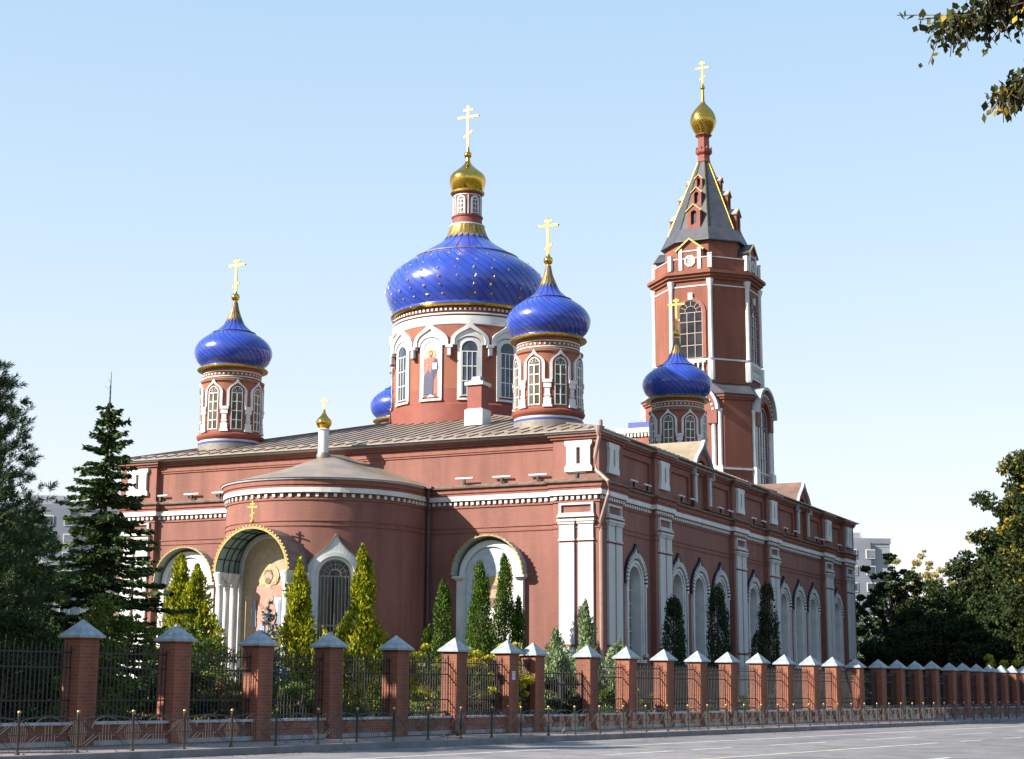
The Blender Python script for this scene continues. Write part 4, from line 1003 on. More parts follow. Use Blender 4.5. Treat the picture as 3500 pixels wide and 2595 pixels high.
for i in range(len(ys)-1):
    ya,yb=ys[i],ys[i+1]
    A=Vector(spt(FO,ya)); B=Vector(spt(FO,yb)); gate=abs(ya+15.67)<.01; wicket=abs(ya+17.66)<.01
    if gate: A=A+Vector((-.35,0,0))
    if wicket: B=B+Vector((-.35,0,0))
    d=(B-A); l=d.length; d.normalize(); n_=Vector((d.y,-d.x,0))
    O=A
    f=lambda u,w,n,O=O,d=d,n_=n_:tuple(O+d*u+n_*n+Vector((0,0,w)))
    zb=.52 if not gate else .50
    mb=MB(); mb.mat(0); mb.bx(f,.262,l-.262,-.3,zb-.06,-.12,.12); mb.mat(1); mb.bx(f,.262,l-.262,zb-.058,zb,-.16,.16)
    mb.mat(2); mb.bx(f,.262,l-.262,-.3,.12,.122,.15)
    mb.build('plinth_wall',[M['pillar'],M['coping'],M['grime']],FN)
    mb=MB(); k=int((l-.56)/.115)
    hs=1.98 if not gate else 1.75
    z0=zb+.06
    for z in (z0+.02,z0+.38,hs-.32,hs): mb.bx(f,.262,l-.262,z,z+.03,-.012,.012)
    for j in range(k+1):
        u=.28+(l-.56)*j/k; 
        tl=.22 if j%2==0 else .12
        mb.bx(f,u-.009,u+.009,zb,hs+tl*.6,-.009,.009)
        if not gate: mb.add([f(u-.028,hs+tl*.6,0),f(u,hs+tl*.6-.02,.02),f(u+.028,hs+tl*.6,0),f(u,hs+tl*.6-.02,-.02),f(u,hs+tl+.05,0)],[(0,1,4),(1,2,4),(2,3,4),(3,0,4),(0,3,2,1)])
        if j%2==0 and j<k and not gate:
            for zc in (z0+.22,hs-.15): mb.tube([f(u+.057+.045*math.cos(t),zc+.06*math.sin(t),0) for t in [q*PI/4 for q in range(9)]],.006,4)
    if gate:
        mb.bx(f,l/2-.03,l/2+.03,zb-.3,hs+.06,-.03,.03); mb.bx(f,.262,.31,zb,hs+.04,-.02,.02); mb.bx(f,l-.31,l-.262,zb,hs+.04,-.02,.02)
    mb.build('gate' if gate else 'railing_panel',M['iron'],FN)
# notice on one pillar
p=Vector(spt(FO,-17.66)); f=lambda u,w,n:tuple(p+T*u+NN*n+Vector((0,0,w)))
nb=MB(); nb.mat(0); nb.bx(f,-.10,.06,1.55,1.80,.262,.272); nb.mat(1)
for z in (1.60,1.64,1.68,1.72,1.76): nb.bx(f,-.08,.04,z,z+.008,.273,.275)
props(nb.build('notice',[M['white'],M['gutter_d']]),'small white paper notice stuck on a brick fence pillar','notice')

# ============================================================ STREET RAILING
RO=9.65
pys=[]; y=-45.2
while y<52: pys.append(y); y+=1.44-.0026*(y+45)
GR=empty('street_railing',(RO,0,.15),'low decorative metal railing with gold ball knobs along the kerb','railing')
M['railpaint']=plain('dull_bronze_rail_paint',(.065,.063,.058),.45,.4,.25,5)
M['railpaint_l']=plain('light_bronze_paint',(.13,.127,.12),.5,.3,.2,5)
M['knob']=plain('brass_knob',(.50,.37,.14),.35,.7,.1)
mb=MB(); mb.lathe([(.06,-.05),(.05,.03),(.027,.05),(.025,.70),(.032,.71),(.032,.74),(.022,.75)],10)
kb=MB(); ballmb(kb,.036,.785)
P0=mb.build('post',M['railpaint'],GR,loc=spt(RO,pys[0]),smooth=35); k0=kb.build('knob',M['knob'],P0,loc=spt(RO,pys[0]),smooth=60)
for y in pys[1:]: copy_tree(P0,spt(RO,y),GR)
def rail_panel(l):
    mb=MB(); f=lambda u,w,n:(n,u,w)   # local: along +Y, rotated later
    def bar(a,b,r=.008,k=0): mb.mat(k); mb.tube([f(*a,0),f(*b,0)],r,4)
    def curve(P,r=.009,k=0): mb.mat(k); mb.tube([f(u,w,0) for u,w in P],r,4)
    c=l/2
    curve([(.03,.62),(l*.25,.685),(c,.71),(l*.75,.685),(l-.03,.62)],.009)
    bar((.03,.12),(l-.03,.12),.010); bar((.03,.36),(l-.03,.36),.008)
    for s in(0,1):
        X=lambda u:u if s==0 else l-u
        for k,(u,a,b) in enumerate(((.07,.12,.62),(.12,.14,.58),(.17,.24,.50),(.22,.32,.42))): bar((X(u),a),(X(u),b),.009,1)
        bar((X(.12),.14),(X(.46),.36),.009,1); bar((X(.05),.63),(X(.46),.36),.009,1 if s else 0)
        bar((X(.22),.14),(X(.52),.32),.009,1 if not s else 0); bar((X(.17),.60),(X(.40),.45),.009,1)
        curve([(X(.36),.46),(X(.42),.57),(X(.52),.65),(c,.70)],.010,1)
    for k,u in enumerate((-.16,-.08,0,.08,.16)):
        bar((c+u,.12+.0*k),(c+u,.36 if abs(u)>.1 else .60),.009,1)
    return mb
l0=pys[1]-pys[0]
rp=rail_panel(1.47*1.0112).build('panel',[M['railpaint'],M['railpaint_l']],GR,loc=spt(RO,pys[0]),rot=SD); rp.scale=(1,(pys[1]-pys[0])/1.47,1)
for a,b in zip(pys[1:-1],pys[2:]):
    q=copy_tree(rp,spt(RO,a),GR); q.scale=(1,(b-a)/1.47,1)

# ============================================================ VEGETATION
def quads(C,A,B,name,mats,parent,loc=None,tri=False):
    # leaf = rhombus with corners c-A, c+B*.., c+A ; arrays (n,3)
    n=len(C); V=np.empty((n,4,3)); V[:,0]=C-A; V[:,1]=C-B; V[:,2]=C+A; V[:,3]=C+B
    me=bpy.data.meshes.new(name); me.vertices.add(4*n); me.vertices.foreach_set('co',V.reshape(-1).astype(np.float32))
    me.loops.add(4*n); me.loops.foreach_set('vertex_index',np.arange(4*n,dtype=np.int32))
    me.polygons.add(n); me.polygons.foreach_set('loop_start',np.arange(0,4*n,4,dtype=np.int32)); me.polygons.foreach_set('loop_total',np.full(n,4,dtype=np.int32))
    me.materials.append(mats); me.update(); me.validate()
    o=bpy.data.objects.new(name,me); COL.objects.link(o)
    L=Vector((0,0,0)) if loc is None else Vector(loc); reg(o,L)
    if parent is not None: o.parent=parent; o.location=L-WL[parent.name]
    else: o.location=L
    return o
def unit(v): return v/np.linalg.norm(v,axis=1,keepdims=True)
def rand_leaves(rs,C,size,droop=0.,asp=.55):
    n=len(C); a=unit(rs.normal(size=(n,3))+np.array([0,0,-droop])); b=unit(np.cross(a,rs.normal(size=(n,3))))
    s=size*(.6+.8*rs.random((n,1))); return a*s*.5,b*s*.5*asp
def thing_tree(name,loc,label,cat,group=None): return empty(name,loc,label,cat,group)
def ground(x,y): return G0(min(y,110))-.02 if True else 0
def broadleaf(name,x,y,hgt,rx,label,mat,group=None,seed=1,cbase=.3,n=9000,size=.16,nclump=46,rz=None,trunk=True,bark='bark',droop=.2,cat='tree',hollow=.45,cl=.9,zb=None,tr=None):
    rs=np.random.RandomState(seed); z0=ground(x,y) if zb is None else zb
    o=thing_tree(name,(x,y,z0),label,cat,group)
    cz=hgt*(1+cbase)/2; rzz=hgt*(1-cbase)/2 if rz is None else rz
    P=unit(rs.normal(size=(nclump,3)))*(hollow+(1-hollow)*rs.random((nclump,1))**.6)
    # uneven outline
    P*= (1+.18*np.sin(3*P[:,[0]]*3+seed)+.12*np.cos(5*P[:,[1]]*2+seed*2))
    # narrower towards the base and top
    P=P*np.array([rx,rx,rzz])+np.array([0,0,cz])
    P[:,2]=np.clip(P[:,2],.15,None)
    cr=(.28+.5*rs.random(nclump))*rx*.42*cl
    w_=cr**2; idx=rs.choice(nclump,n,p=w_/w_.sum())
    dirs=unit(rs.normal(size=(n,3)))*(rs.random((n,1))**.4)
    C=P[idx]+dirs*cr[idx][:,None]*np.array([1.15,1.15,.75])
    A,B=rand_leaves(rs,C,size,droop)
    C[:,2]=np.maximum(C[:,2],.1)
    if trunk:
        mb=MB(); th=cz-rzz*.1; t0=(tr or max(.07,hgt*.018))
        top=Vector((rs.normal()*.2,rs.normal()*.2,hgt*.86))
        mb.tube([(0,0,-.3),(0,0,.4),(top.x*.3,top.y*.3,th*.55),(top.x*.7,top.y*.7,th),tuple(top)],t0,8,r2=t0*.18)
        order=rs.permutation(nclump)[:min(nclump,22)]
        for k in order:
            p=P[k]; zs=max(hgt*.12,min(p[2]*.72,th)); q=Vector((top.x*zs/hgt,top.y*zs/hgt,zs)); e=Vector(p)
            m_=(q+e)/2+Vector((0,0,-.05*rx)); mb.tube([tuple(q),tuple(m_),tuple(e)],t0*.38,5,r2=t0*.08)
        mb.build('trunk',M[bark],o,loc=(x,y,z0),smooth=60,recalc=False)
    quads(C,A,B,'crown' if trunk else 'foliage',mat,o,loc=(x,y,z0))
    return o
def spruce(name,x,y,hgt,rad,label,mat,group=None,seed=1,power=.85,dens=1.,size=.13,droop=.28,bare=.10,zb=None,step=.30,per=9,base=.3,cat='tree'):
    rs=np.random.RandomState(seed); z0=ground(x,y) if zb is None else zb
    o=thing_tree(name,(x,y,z0),label,cat,group)
    Cs=[];As=[];Bs=[]; mb=MB(); mb.tube([(0,0,-.2),(.02,0,hgt*.5),(0,.02,hgt)],hgt*.014+.03,7,r2=.008)
    z=base
    while z<hgt*.90:
        f_=(1-z/hgt); Lr=rad*f_**power
        k=max(3,int(per*(.6+.4*f_)))
        ph=rs.rand()*6
        for i in range(k):
            zj=z+rs.normal()*.14; a=ph+2*PI*i/k+rs.normal()*.18; L_=Lr*(.5+.6*rs.rand())*(1.0 if rs.rand()>.10 else 1.35)
            if L_<.05: continue
            up=.25 if f_<.25 else -.05
            dirh=np.array([math.cos(a),math.sin(a),0.])
            ns=max(3,int(L_/.11*dens)); t=(np.arange(ns)+.5)/ns
            zc=zj+up*L_*t-droop*L_*t*(1-.75*t)*1.0
            pts=dirh[None,:]*L_*t[:,None]; pts[:,2]=zc
            if L_>.35: mb.tube([(0,0,zj),tuple(pts[ns//2]),tuple(pts[-1])],.012+.006*L_,3,r2=.003)
            reps=7
            for r_ in range(reps):
                w_=(.14+.24*(1-t))*min(L_,1.6)*.62
                side_=np.array([-dirh[1],dirh[0],0.])
                off=(rs.random((ns,1))-.5)*2*w_[:,None]*side_[None,:]+ (rs.random((ns,1))-.5)*np.array([[0,0,.10]])
                C=pts+off-np.array([[0,0,1]])*np.abs(off@side_)[:,None]*.28
                a_=dirh[None,:]*.8+off/np.maximum(w_[:,None],.05)*.7+rs.normal(size=(ns,3))*.35+np.array([[0,0,-.15]])
                a_=unit(a_); b_=unit(np.cross(a_,rs.normal(size=(ns,3))))
                s=size*(.7+.7*rs.random((ns,1)))
                Cs.append(C);As.append(a_*s*.6);Bs.append(b_*s*.26)
        z+=step*(.55+.6*f_)
    # leader shoots
    for q_ in range(5):
        a=rs.rand()*6.3; zz_=hgt*(.88+.022*q_); mb.tube([(0,0,zz_),(math.cos(a)*.22,math.sin(a)*.22,zz_+.12)],.008,3,r2=.003)
    C=np.zeros((40,3)); C[:,2]=hgt*(.86+.10*rs.random(40)); a_=unit(rs.normal(size=(40,3))*.5+[0,0,1]); b_=unit(np.cross(a_,rs.normal(size=(40,3))))
    Cs.append(C);As.append(a_*.08);Bs.append(b_*.015)
    mb.build('trunk',M['bark'],o,loc=(x,y,z0),recalc=False)
    quads(np.vstack(Cs),np.vstack(As),np.vstack(Bs),'crown',mat,o,loc=(x,y,z0)); return o
def pine(name,x,y,hgt,rad,label,mat,group=None,seed=1):
    rs=np.random.RandomState(seed); z0=ground(x,y); o=thing_tree(name,(x,y,z0),label,'tree',group)
    mb=MB(); mb.tube([(0,0,-.2),(.05,0,hgt*.5),(0,.05,hgt)],.16,8,r2=.02); T_=[]
    z=1.0
    while z<hgt*.97:
        f_=1-z/hgt; L0=rad*min(1,(f_*1.35))**.8
        k=7; ph=rs.rand()*6
        for i in range(k):
            a=ph+2*PI*i/k+rs.normal()*.2; L_=L0*(.6+.5*rs.rand())+.15
            d=np.array([math.cos(a),math.sin(a),0.]); ns=max(2,int(L_/.22)); P_=[]
            for j in range(ns+1):
                t=j/ns; p=d*L_*t; p[2]=z+L_*(.25*t+.35*t*t); P_.append(p)
                if t>.25:
                    nsub=3 if t<.99 else 4
                    for q in range(nsub):
                        off=rs.normal(size=3)*[.17,.17,.10]*(1.2-.3*t); T_.append((p+off,unit((d*.8+off*2.5+np.array([0,0,.75]))[None])[0]))
            mb.tube([(0,0,z)]+[tuple(p) for p in P_[1:]],.022+.01*L_,4,r2=.008)
        z+=.42
    T_.append((np.array([0,0.05,hgt]),np.array([0,0,1.])))
    m=len(T_); nn=46
    base=np.repeat(np.array([t[0] for t in T_]),nn,0); ax=np.repeat(np.array([t[1] for t in T_]),nn,0)
    t=rs.random((m*nn,1))*.30; dr=unit(ax*.75+unit(rs.normal(size=(m*nn,3)))*.75)
    L_=.12+.09*rs.random((m*nn,1)); C=base+ax*t*.8+dr*L_*.5; b=unit(np.cross(dr,rs.normal(size=(m*nn,3))))*.011
    mb.build('trunk',M['bark'],o,loc=(x,y,z0),recalc=False)
    quads(C,dr*L_*.5,b,'crown',mat,o,loc=(x,y,z0)); return o
def thuja(name,x,y,hgt,rad,label,mat,group=None,seed=1,n=6000,prof=None,size=.10,rough=.16,zb=None,cat='tree',stems=1):
    rs=np.random.RandomState(seed); z0=ground(x,y) if zb is None else zb; o=thing_tree(name,(x,y,z0),label,cat,group)
    prof=prof or (lambda t:(1-t)**.75*min(1,.55+t*3))
    # sprays sit on lumpy upright plumes around the axis
    np_=int(70+40*rad); ph=rs.random(np_)*2*PI; th=rs.random(np_)**1.1*.97
    rr=np.array([prof(t) for t in th])*rad*(1+rough*rs.normal(size=np_))
    pl=np.stack([np.cos(ph)*rr*.78,np.sin(ph)*rr*.78,th*hgt],1); pr=.12*hgt**.5*(.5+.5*rr/rad)+.04
    idx=rs.randint(0,np_,int(n*.72)); dr=unit(rs.normal(size=(len(idx),3)))*rs.random((len(idx),1))**.35
    C1=pl[idx]+dr*pr[idx][:,None]*np.array([.75,.75,2.0])
    m=n-len(idx); t=rs.random(m)**1.15; a=rs.random(m)*2*PI; r=np.array([prof(q) for q in t])*rad*(.75+.25*rs.random(m))
    lump=1+rough*.8*np.sin(a*5+t*17+seed)*np.cos(t*31+a*3)
    C2=np.stack([np.cos(a)*r*lump,np.sin(a)*r*lump,t*hgt],1)
    C=np.vstack([C1,C2]); C[:,2]=np.maximum(C[:,2],.03)
    # uneven sides, pointed tip
    tt=np.clip(C[:,2]/hgt,0,1); aa=np.arctan2(C[:,1],C[:,0]); lf=1+rough*.55*(np.sin(2*aa+6*tt+seed)+.7*np.sin(3*aa-15*tt+2*seed)+.5*np.sin(9*tt*2+seed)); C[:,0]*=lf; C[:,1]*=lf
    lim=np.array([prof(min(.999,max(0,q)))*rad*(1.12+rough*1.5)+.06 for q in C[:,2]/hgt]); rad_=np.hypot(C[:,0],C[:,1]); sc=np.minimum(1,lim/np.maximum(rad_,1e-4)); C[:,0]*=sc; C[:,1]*=sc
    out=C*np.array([1,1,0]); out/=np.maximum(np.linalg.norm(out,axis=1,keepdims=True),.05)
    A=unit(out*.55+np.array([0,0,1.])+rs.normal(size=C.shape)*.45); B=unit(np.cross(A,rs.normal(size=C.shape)))
    s=size*(.6+.8*rs.random((len(C),1)))
    mb=MB(); mb.tube([(0,0,-.15),(0,0,hgt*.92)],.05+.012*hgt,6,r2=.01); mb.build('trunk',M['bark'],o,loc=(x,y,z0),recalc=False)
    quads(C,A*s*.55,B*s*.24,'foliage',mat,o,loc=(x,y,z0)); return o
# ---- left side
pine('pine_tree',-6.6,-28.6,10.2,2.5,'tall long needled pine cut by the left edge, behind the fence',M['pine'],seed=3)
spruce('spruce_tree',-8.5,-20.9,11.4,4.1,'tall dark green spruce with a bare pointed tip left of the porch',M['spruce'],seed=5,power=1.05,step=.36,per=10,base=.6,size=.18)
spruce('spruce_tree',-9.9,-22.6,7.2,2.5,'lower bushy dark spruce between the pine and the tall spruce',M['spruce'],seed=9,power=.7,base=.3,size=.2)
broadleaf('bird_cherry',-8.6,-26.0,5.2,2.5,'dark broadleaf tree under the pine at the far left',M['decid'],seed=11,cbase=.05,n=15000,size=.13,nclump=70)
broadleaf('hazel',-4.3,-29.3,3.7,1.9,'dark rounded bush behind the leftmost brick pillar',M['decid'],seed=12,cbase=.02,n=13000,size=.11,nclump=60,cat='bush')
broadleaf('hazel',-4.6,-25.0,3.5,1.8,'dark green bush filling the gap below the tall spruce',M['shrub'],seed=13,cbase=.02,n=12000,size=.11,nclump=60,cat='bush')
thuja('thuja',-9.9,-14.9,5.95,.98,'golden thuja before the left icon niche, slimmer and taller of the pair',M['thuja_y'],seed=21,n=11000,rough=.38,size=.14)
thuja('thuja',-8.75,-15.5,5.35,1.12,'golden thuja before the left icon niche, wider and shorter of the pair',M['thuja_y'],seed=22,n=12000,rough=.40,size=.14)
spruce('blue_spruce',-6.45,-14.4,4.35,1.35,'taller silver blue spruce in front of the porch icon',M['bluespruce'],seed=23,power=.8,step=.2,per=9,size=.10,base=.1)
thuja('thuja',-7.15,-11.4,5.9,1.15,'golden green thuja between the porch and the apse window',M['thuja_y'],seed=24,n=14000,rough=.40,size=.14)
thuja('thuja',-5.6,-9.5,6.45,1.25,'large golden thuja with a pointed top right of the apse window',M['thuja_y'],seed=25,n=16000,rough=.38,size=.14)
col=lambda t:(1-t)**.62*min(1,.75+t*1.2)
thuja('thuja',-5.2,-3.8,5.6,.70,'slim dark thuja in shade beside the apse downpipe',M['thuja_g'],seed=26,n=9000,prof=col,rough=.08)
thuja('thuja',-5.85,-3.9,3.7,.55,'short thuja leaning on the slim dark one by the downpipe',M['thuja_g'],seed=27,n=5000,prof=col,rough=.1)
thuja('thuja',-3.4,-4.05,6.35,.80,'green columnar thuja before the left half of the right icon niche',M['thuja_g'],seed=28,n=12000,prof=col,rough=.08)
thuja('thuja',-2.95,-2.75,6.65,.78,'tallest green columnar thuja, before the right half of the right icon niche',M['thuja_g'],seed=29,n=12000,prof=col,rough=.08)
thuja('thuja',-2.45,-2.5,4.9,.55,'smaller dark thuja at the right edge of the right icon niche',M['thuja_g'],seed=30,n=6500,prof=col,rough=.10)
thuja('juniper',1.15,-4.1,4.6,1.15,'grey green juniper with a ragged tip at the corner of the church',M['juniper'],seed=31,n=10000,prof=lambda t:(1-t)**1.1,rough=.4,size=.12)
thuja('juniper',.75,-6.0,3.5,.95,'low pale juniper left of the church corner',M['juniper'],seed=32,n=6500,prof=lambda t:(1-t)**.9,rough=.42,size=.12)
thuja('juniper',2.7,-4.6,3.0,.9,'squat grey juniper right of the church corner',M['juniper'],seed=33,n=6500,prof=lambda t:(1-t)**.6,rough=.42,size=.12)
thuja('juniper',3.9,-13.0,2.5,.75,'dull green juniper directly behind the double gate',M['juniper'],seed=34,n=6500,prof=lambda t:(1-t)**.4,rough=.4,size=.12)
bl=lambda t:(1-t)**.42*(.86+.5*t)
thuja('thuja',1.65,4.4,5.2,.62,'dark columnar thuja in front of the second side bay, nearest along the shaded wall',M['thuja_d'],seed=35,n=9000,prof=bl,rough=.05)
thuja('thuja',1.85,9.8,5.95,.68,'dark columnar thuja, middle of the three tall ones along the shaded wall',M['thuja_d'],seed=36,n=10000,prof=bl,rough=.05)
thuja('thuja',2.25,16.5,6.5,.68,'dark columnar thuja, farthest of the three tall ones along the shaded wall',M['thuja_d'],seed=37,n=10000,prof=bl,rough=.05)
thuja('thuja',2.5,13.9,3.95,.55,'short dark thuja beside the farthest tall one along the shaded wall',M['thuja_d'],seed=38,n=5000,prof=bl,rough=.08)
broadleaf('bird_cherry',-10.2,-24.2,6.3,2.1,'mid green rounded tree between the pine and the tall spruce',M['shrub'],seed=14,cbase=.05,n=17000,size=.13,nclump=90,hollow=.3)
broadleaf('hazel',-5.2,-20.6,2.9,1.4,'mid green bush at the foot of the tall spruce, left of the golden pair',M['shrub'],seed=15,cbase=.02,n=9000,size=.11,nclump=60,cat='bush',hollow=.3)
spruce('blue_spruce',-5.0,-16.2,2.6,1.2,'low silver blue spruce right of the white porch columns',M['bluespruce'],seed=16,power=.7,step=.2,per=9,size=.10,base=.1)
# ---- shrubs right behind the fence, each one its own
SH=[(-1.2,-33.2,2.1,1.2,'decid','dark low shrub behind the railing left of the first pillar'),(.2,-31.6,1.7,1.0,'shrub','small dim shrub just right of the first pillar'),
(.9,-29.2,1.9,1.1,'decid','low dark shrub in the second fence bay'),(-1.9,-25.9,1.7,.75,'ylw','narrow lit yellow green shrub left of the second pillar'),
(.6,-26.3,1.5,1.0,'rust','low reddish shrub right of the second pillar'),(-1.6,-22.3,1.9,1.3,'shrub','wide green shrub below the white porch columns'),
(1.2,-24.3,1.5,.9,'shrub','low shrub beside the third pillar'),(-.2,-20.6,1.2,.9,'shrub','dark shrub below the golden thuja by the porch'),
(2.3,-21.0,1.4,.9,'shrub','low green shrub in the bay before the fourth pillar'),(1.2,-16.8,1.2,.9,'ylw','green shrub below the large golden thuja'),
(2.6,-19.4,2.7,.85,'ylw','yellow green sapling reaching above the railing left of the sixth pillar'),(3.1,-16.7,2.0,.95,'rust','reddish brown shrub in the bay right of the fifth pillar'),
(3.2,-17.9,3.0,.9,'ylw','tall yellow green sapling between the sixth pillar and the one with the white notice'),(3.6,-16.5,3.1,.85,'ylw','taller young maple with yellow leaves above the railing'),
(3.2,-15.4,2.5,.8,'ylw','bright yellow leaved sapling right of the pillar with the white notice'),(2.6,-12.9,2.9,.9,'ylw','yellow leaved sapling rising before the right icon niche'),
(4.2,-13.6,1.9,.8,'decid','dark shrub beside the setback gate pillar'),(4.6,-9.6,1.6,.8,'shrub','grey green shrub right of the gate'),
(4.9,-6.2,1.2,.7,'shrub','low shrub in the bay under the first side window'),(5.3,-2.6,1.1,.65,'decid','low dark shrub under the nearest columnar thuja'),
(5.7,.6,1.2,.7,'shrub','low shrub along the fence below the three arched windows'),(6.2,4.2,1.3,.75,'decid','small dark shrub before the second window group'),
(7.2,9.6,1.6,.9,'decid','dark shrub at the far end of the church wall')]
for i,(x,y,h_,r_,m_,lb) in enumerate(SH):
    broadleaf('shrub',x,y,h_,r_,lb,M[m_],group='shrubs behind the fence',seed=50+i,cbase=.0,n=int(3800+2600*r_*h_*.6),size=.085 if m_!='ylw' else .10,nclump=34,cat='shrub',hollow=.3)
# ---- right side
spruce('spruce_tree',-2.0,48.6,9.1,2.3,'thin dark spruce at the far end corner of the church',M['spruce'],seed=70,power=.8,base=.8,per=7,step=.42)
broadleaf('maple_tree',-.8,58,11.0,2.6,'small maple with a ragged crown in front of the grey apartment block',M['decid'],seed=71,cbase=.30,n=15000,size=.22,nclump=130,cl=.5,hollow=.3)
RT=[(1.2,50.3,6.3,2.7,'decid',.0,'round dark bushy tree right of the church end'),(4.6,47.5,6.9,3.0,'decid',.0,'broad dark tree in the middle of the row right of the church'),
(6.6,52,7.8,2.6,'decid',.0,'dark tree below the yellow birch'),(8.6,44.5,6.2,2.4,'decid',.0,'low dark tree behind the far fence pillars'),
(11.2,43.5,6.8,2.8,'decid',.0,'low dark tree beside the right edge of the picture')]
for i,(x,y,h_,r_,m_,cb,lb) in enumerate(RT): broadleaf('dark_tree',x,y,h_,r_,lb,M[m_],group='trees right of the church',seed=80+i,cbase=cb,n=22000,size=.24,nclump=100,hollow=.3)
broadleaf('birch_tree',-4.6,89.6,14.0,3.0,'pale yellow birch with light falling through its crown far behind',M['birch'],seed=90,cbase=.35,n=13000,size=.24,nclump=150,bark='bark_b',droop=.8,cl=.45,hollow=.25)
broadleaf('maple_tree',11.0,47.2,17.6,3.2,'tallest dark maple with yellow patches at the right edge',M['maple'],seed=91,cbase=.10,n=60000,size=.27,nclump=170,hollow=.35,cl=1.1)
broadleaf('maple_tree',14.2,41,15.8,3.6,'dark tree cut by the right edge in front of the yellow patched maple',M['maple'],seed=92,cbase=.05,n=48000,size=.26,nclump=150,hollow=.35,cl=1.1)
spruce('spruce_tree',5.6,60,13.0,3.0,'dark spruce tip showing left of the tall maple',M['spruce'],seed=93,power=.8,size=.26,step=.5,per=9)
broadleaf('globe_bush',10.0,37.0,3.4,.95,'bright yellow green round bush behind the far end of the fence',M['ylw'],seed=94,cbase=.1,n=7000,size=.16,nclump=40,cat='bush',hollow=.2)
broadleaf('dark_tree',11.0,56,13.5,4.6,'dark tree behind the far end of the street',M['decid'],seed=95,cbase=.05,n=30000,size=.3,nclump=110,hollow=.35)
broadleaf('dark_tree',1.5,68,9.5,3.8,'dark tree behind the low row, below the birch',M['decid'],seed=96,cbase=.0,n=16000,size=.3,nclump=80)
broadleaf('dark_tree',5.3,57,11.2,3.0,'dark rounded tree filling the gap left of the tall yellow patched maple',M['decid'],seed=97,cbase=.05,n=26000,size=.26,nclump=110,hollow=.3)
# far-off wood closing the street, seen as one mass
rs=np.random.RandomState(5); k=330; xs=rs.uniform(-20,80,k); yy=rs.uniform(95,122,k)
cc=np.stack([xs,yy,rs.uniform(.5,8,k)],1); n=60000; idx=rs.randint(0,k,n)
C=cc[idx]+unit(rs.normal(size=(n,3)))*rs.random((n,1))**.4*np.array([2.6,2.6,2.2]); C[:,2]=np.maximum(C[:,2],-.2); A,B=rand_leaves(rs,C,.6)
wd_=quads(C,A,B,'far_wood',M['decid'],None); props(wd_,'dark belt of trees closing the far end of the street','wood',kind='stuff')
# garden trees standing outside the picture on the left, throwing shade on the near fence and street
for i,(x,y,h_,r_) in enumerate([(-6.4,-36.2,12.6,2.6),(-3.2,-38.0,10.8,2.5),(-1.5,-50,9.5,3.0)]):
    broadleaf('garden_tree',x,y,h_,r_,'leafy garden tree outside the left edge, %s'%['tallest one by the pine','next one towards the viewer','nearest one to the street'][i],M['decid'],group='garden trees left of the picture',seed=110+i,cbase=.15,n=8000,size=.42,nclump=60)
# tree beside the viewer whose branch hangs into the top right corner
OT=empty('roadside_birch',(31.6,-50.5,.25),'birch beside the viewer, leafy branch tips hanging into the top right corner','tree')
rs=np.random.RandomState(31)
mb=MB(); mb.tube([(31.6,-50.5,.1),(31.5,-50.6,3),(31.2,-50.7,6.5),(31.0,-50.8,9.5)],.2,10,r2=.05)
mb.build('trunk',M['bark_b'],OT,recalc=False)
CAMP=np.array([25.731,-62.172,1.6]); fwd=np.array([-.4312,.9022,0]); rgt=np.array([.9022,.4312,0])
def here(lat,dep,z): return CAMP*[1,1,0]+rgt*lat+fwd*dep+np.array([0,0,z])
br=[[(31.2,-50.7,6.4),here(4.6,10.4,6.35),here(3.6,10.2,6.16),here(2.80,10.0,5.90)],[(31.2,-50.7,6.2),here(4.7,10.6,6.0),here(3.75,10.3,5.74),here(3.2,10.1,5.44)],
[(31.2,-50.7,6.9),here(4.5,10.2,6.75),here(3.7,10.0,6.35),here(3.05,9.9,6.05)],[(31.2,-50.7,5.9),here(4.8,10.2,5.85),here(3.9,10.0,5.55),here(3.3,9.8,5.52)],[(31.2,-50.7,6.5),here(4.4,9.9,6.3),here(3.75,9.7,6.0),here(3.35,9.5,5.85)]]
mb=MB(); Cs=[];
for b_,P_ in enumerate(br):
    P_=[np.array(p) for p in P_]; mb.tube([tuple(p) for p in P_],.035,6,r2=.004)
    for s_ in range(330):
        t=rs.random()**.6*3*.999; i=int(t); p=P_[i]+(P_[i+1]-P_[i])*(t-i)
        if i==0 and rs.rand()<.6: continue
        tw=rs.normal(size=3)*[.10,.10,.05]+[0,0,-.03-.16*rs.random()]
        mb.tube([tuple(p),tuple(p+tw*1.05)],.0035,3)
        for j in range(3): Cs.append(p+tw*(.5+.6*rs.random())+rs.normal(size=3)*.022)
mb.build('branch',M['bark'],OT,recalc=False)
C=np.array(Cs); n=len(C); a=unit(rs.normal(size=(n,3))*.55+[0,0,-1.]); b=unit(np.cross(a,rs.normal(size=(n,3)))); s=.045+.026*rs.random((n,1))
quads(C,a*s*.55,b*s*.36,'foliage',M['over'],OT)
n=9000; dd=unit(rs.normal(size=(n,3)))*(.5+.5*rs.random((n,1))); C=np.array([31.9,-50.2,8.6])+dd*np.array([2.2,2.2,2.6]); C=C[((C-CAMP)@rgt/((C-CAMP)@fwd)>.40)]
a,b=rand_leaves(rs,C,.10,.6); quads(C,a,b,'crown',M['over'],OT)
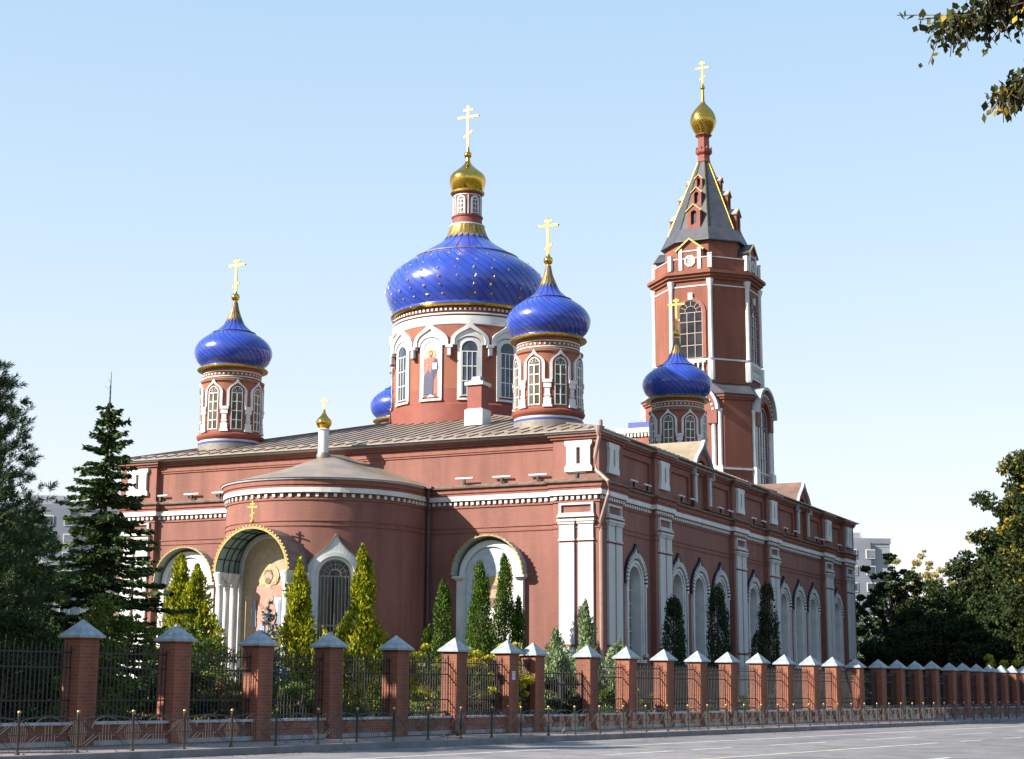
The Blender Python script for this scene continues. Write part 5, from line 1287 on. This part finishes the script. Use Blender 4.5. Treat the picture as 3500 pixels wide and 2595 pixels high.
# weeds and grass along the plinth and under the shrubs, uncountable
rs=np.random.RandomState(8); n=26000; yy=rs.uniform(-44,34,n); off=rs.uniform(-6,6.75,n); off=np.where(rs.rand(n)<.5,rs.uniform(3.5,6.7,n),off)
C=np.stack([off+.15*yy,yy,.25-.0032*(yy+34)-.02+.10],1); keep=~((C[:,0]<.6)&(C[:,1]>-.4)) & ~((np.hypot(C[:,0]+12.35,C[:,1]+1.5)<4.6)); C=C[keep]; n=len(C)
a=unit(np.array([0,0,1.])+rs.normal(size=(n,3))*.28); b=unit(np.cross(a,rs.normal(size=(n,3)))); s=.12+.2*rs.random((n,1))
gr=quads(C,a*s*.6,b*.012,'grass',M['grassm'],None); props(gr,'tufts of grass and weeds on the churchyard lawn','grass',kind='stuff')
rs=np.random.RandomState(77); n=1500; yy=rs.uniform(-42,20,n); off=np.where(rs.rand(n)<.35,10.25+np.abs(rs.normal(size=n))*.35,rs.uniform(7.2,10.0,n))
C=np.stack([off+.15*yy,yy,np.where(off>10.2,G0(yy)-.128,G0(yy)+.012)],1); a=unit(rs.normal(size=(n,3))*[1,1,.15]); b=unit(np.cross(a,rs.normal(size=(n,3))*.2+[0,0,1])); s=.05+.04*rs.random((n,1))
fl=quads(C,a*s*.5,b*s*.3,'fallen_leaves',M['rust'],None); props(fl,'fallen autumn leaves on the pavement and along the kerb','leaves',kind='stuff')
# pigeons on the pavement: small, grey, pecking
PG=[(10.02-.35,-24.4,20),(9.45,-23.6,-60),(9.9,-19.2,100)]
M['pigeon']=plain('pigeon_feathers',(.10,.10,.12),.7,0,.4,30)
for i,(o_,y,r_) in enumerate(PG[:3]):
    x,y_,z=spt(o_-.15,y); pg=empty('pigeon',(x,y_,z),['grey pigeon nearest the kerb edge on the pavement','grey pigeon closer to the railing posts','dark pigeon pecking farther along the pavement'][i],'pigeon','pigeons on the pavement')
    mb=MB(); 
    prof=[(-.16,.075,.012,.02),(-.10,.085,.022,.03),(-.04,.10,.045,.045),(.02,.12,.055,.055),(.07,.145,.045,.05),(.10,.17,.028,.032),(.125,.20,.026,.028),(.15,.21,.018,.018),(.18,.205,.004,.005)]
    vs=[];k=10
    for (u,zc,ry,rz_) in prof:
        for j in range(k): t=2*PI*j/k; vs.append((u,ry*math.cos(t),zc+rz_*math.sin(t)))
    mb.add(vs,[(i_*k+j,i_*k+(j+1)%k,(i_+1)*k+(j+1)%k,(i_+1)*k+j) for i_ in range(len(prof)-1) for j in range(k)]+[tuple(range(k)),tuple((len(prof)-1)*k+j for j in range(k))])
    for s in(-1,1): mb.tube([(0.02,s*.02,.09),(.015,s*.02,.004),(.04,s*.02,.003)],.005,4)
    q=mb.build('body',M['pigeon'],pg,loc=(x,y_,z),smooth=60,rot=R(r_))
bpy.context.view_layer.update()
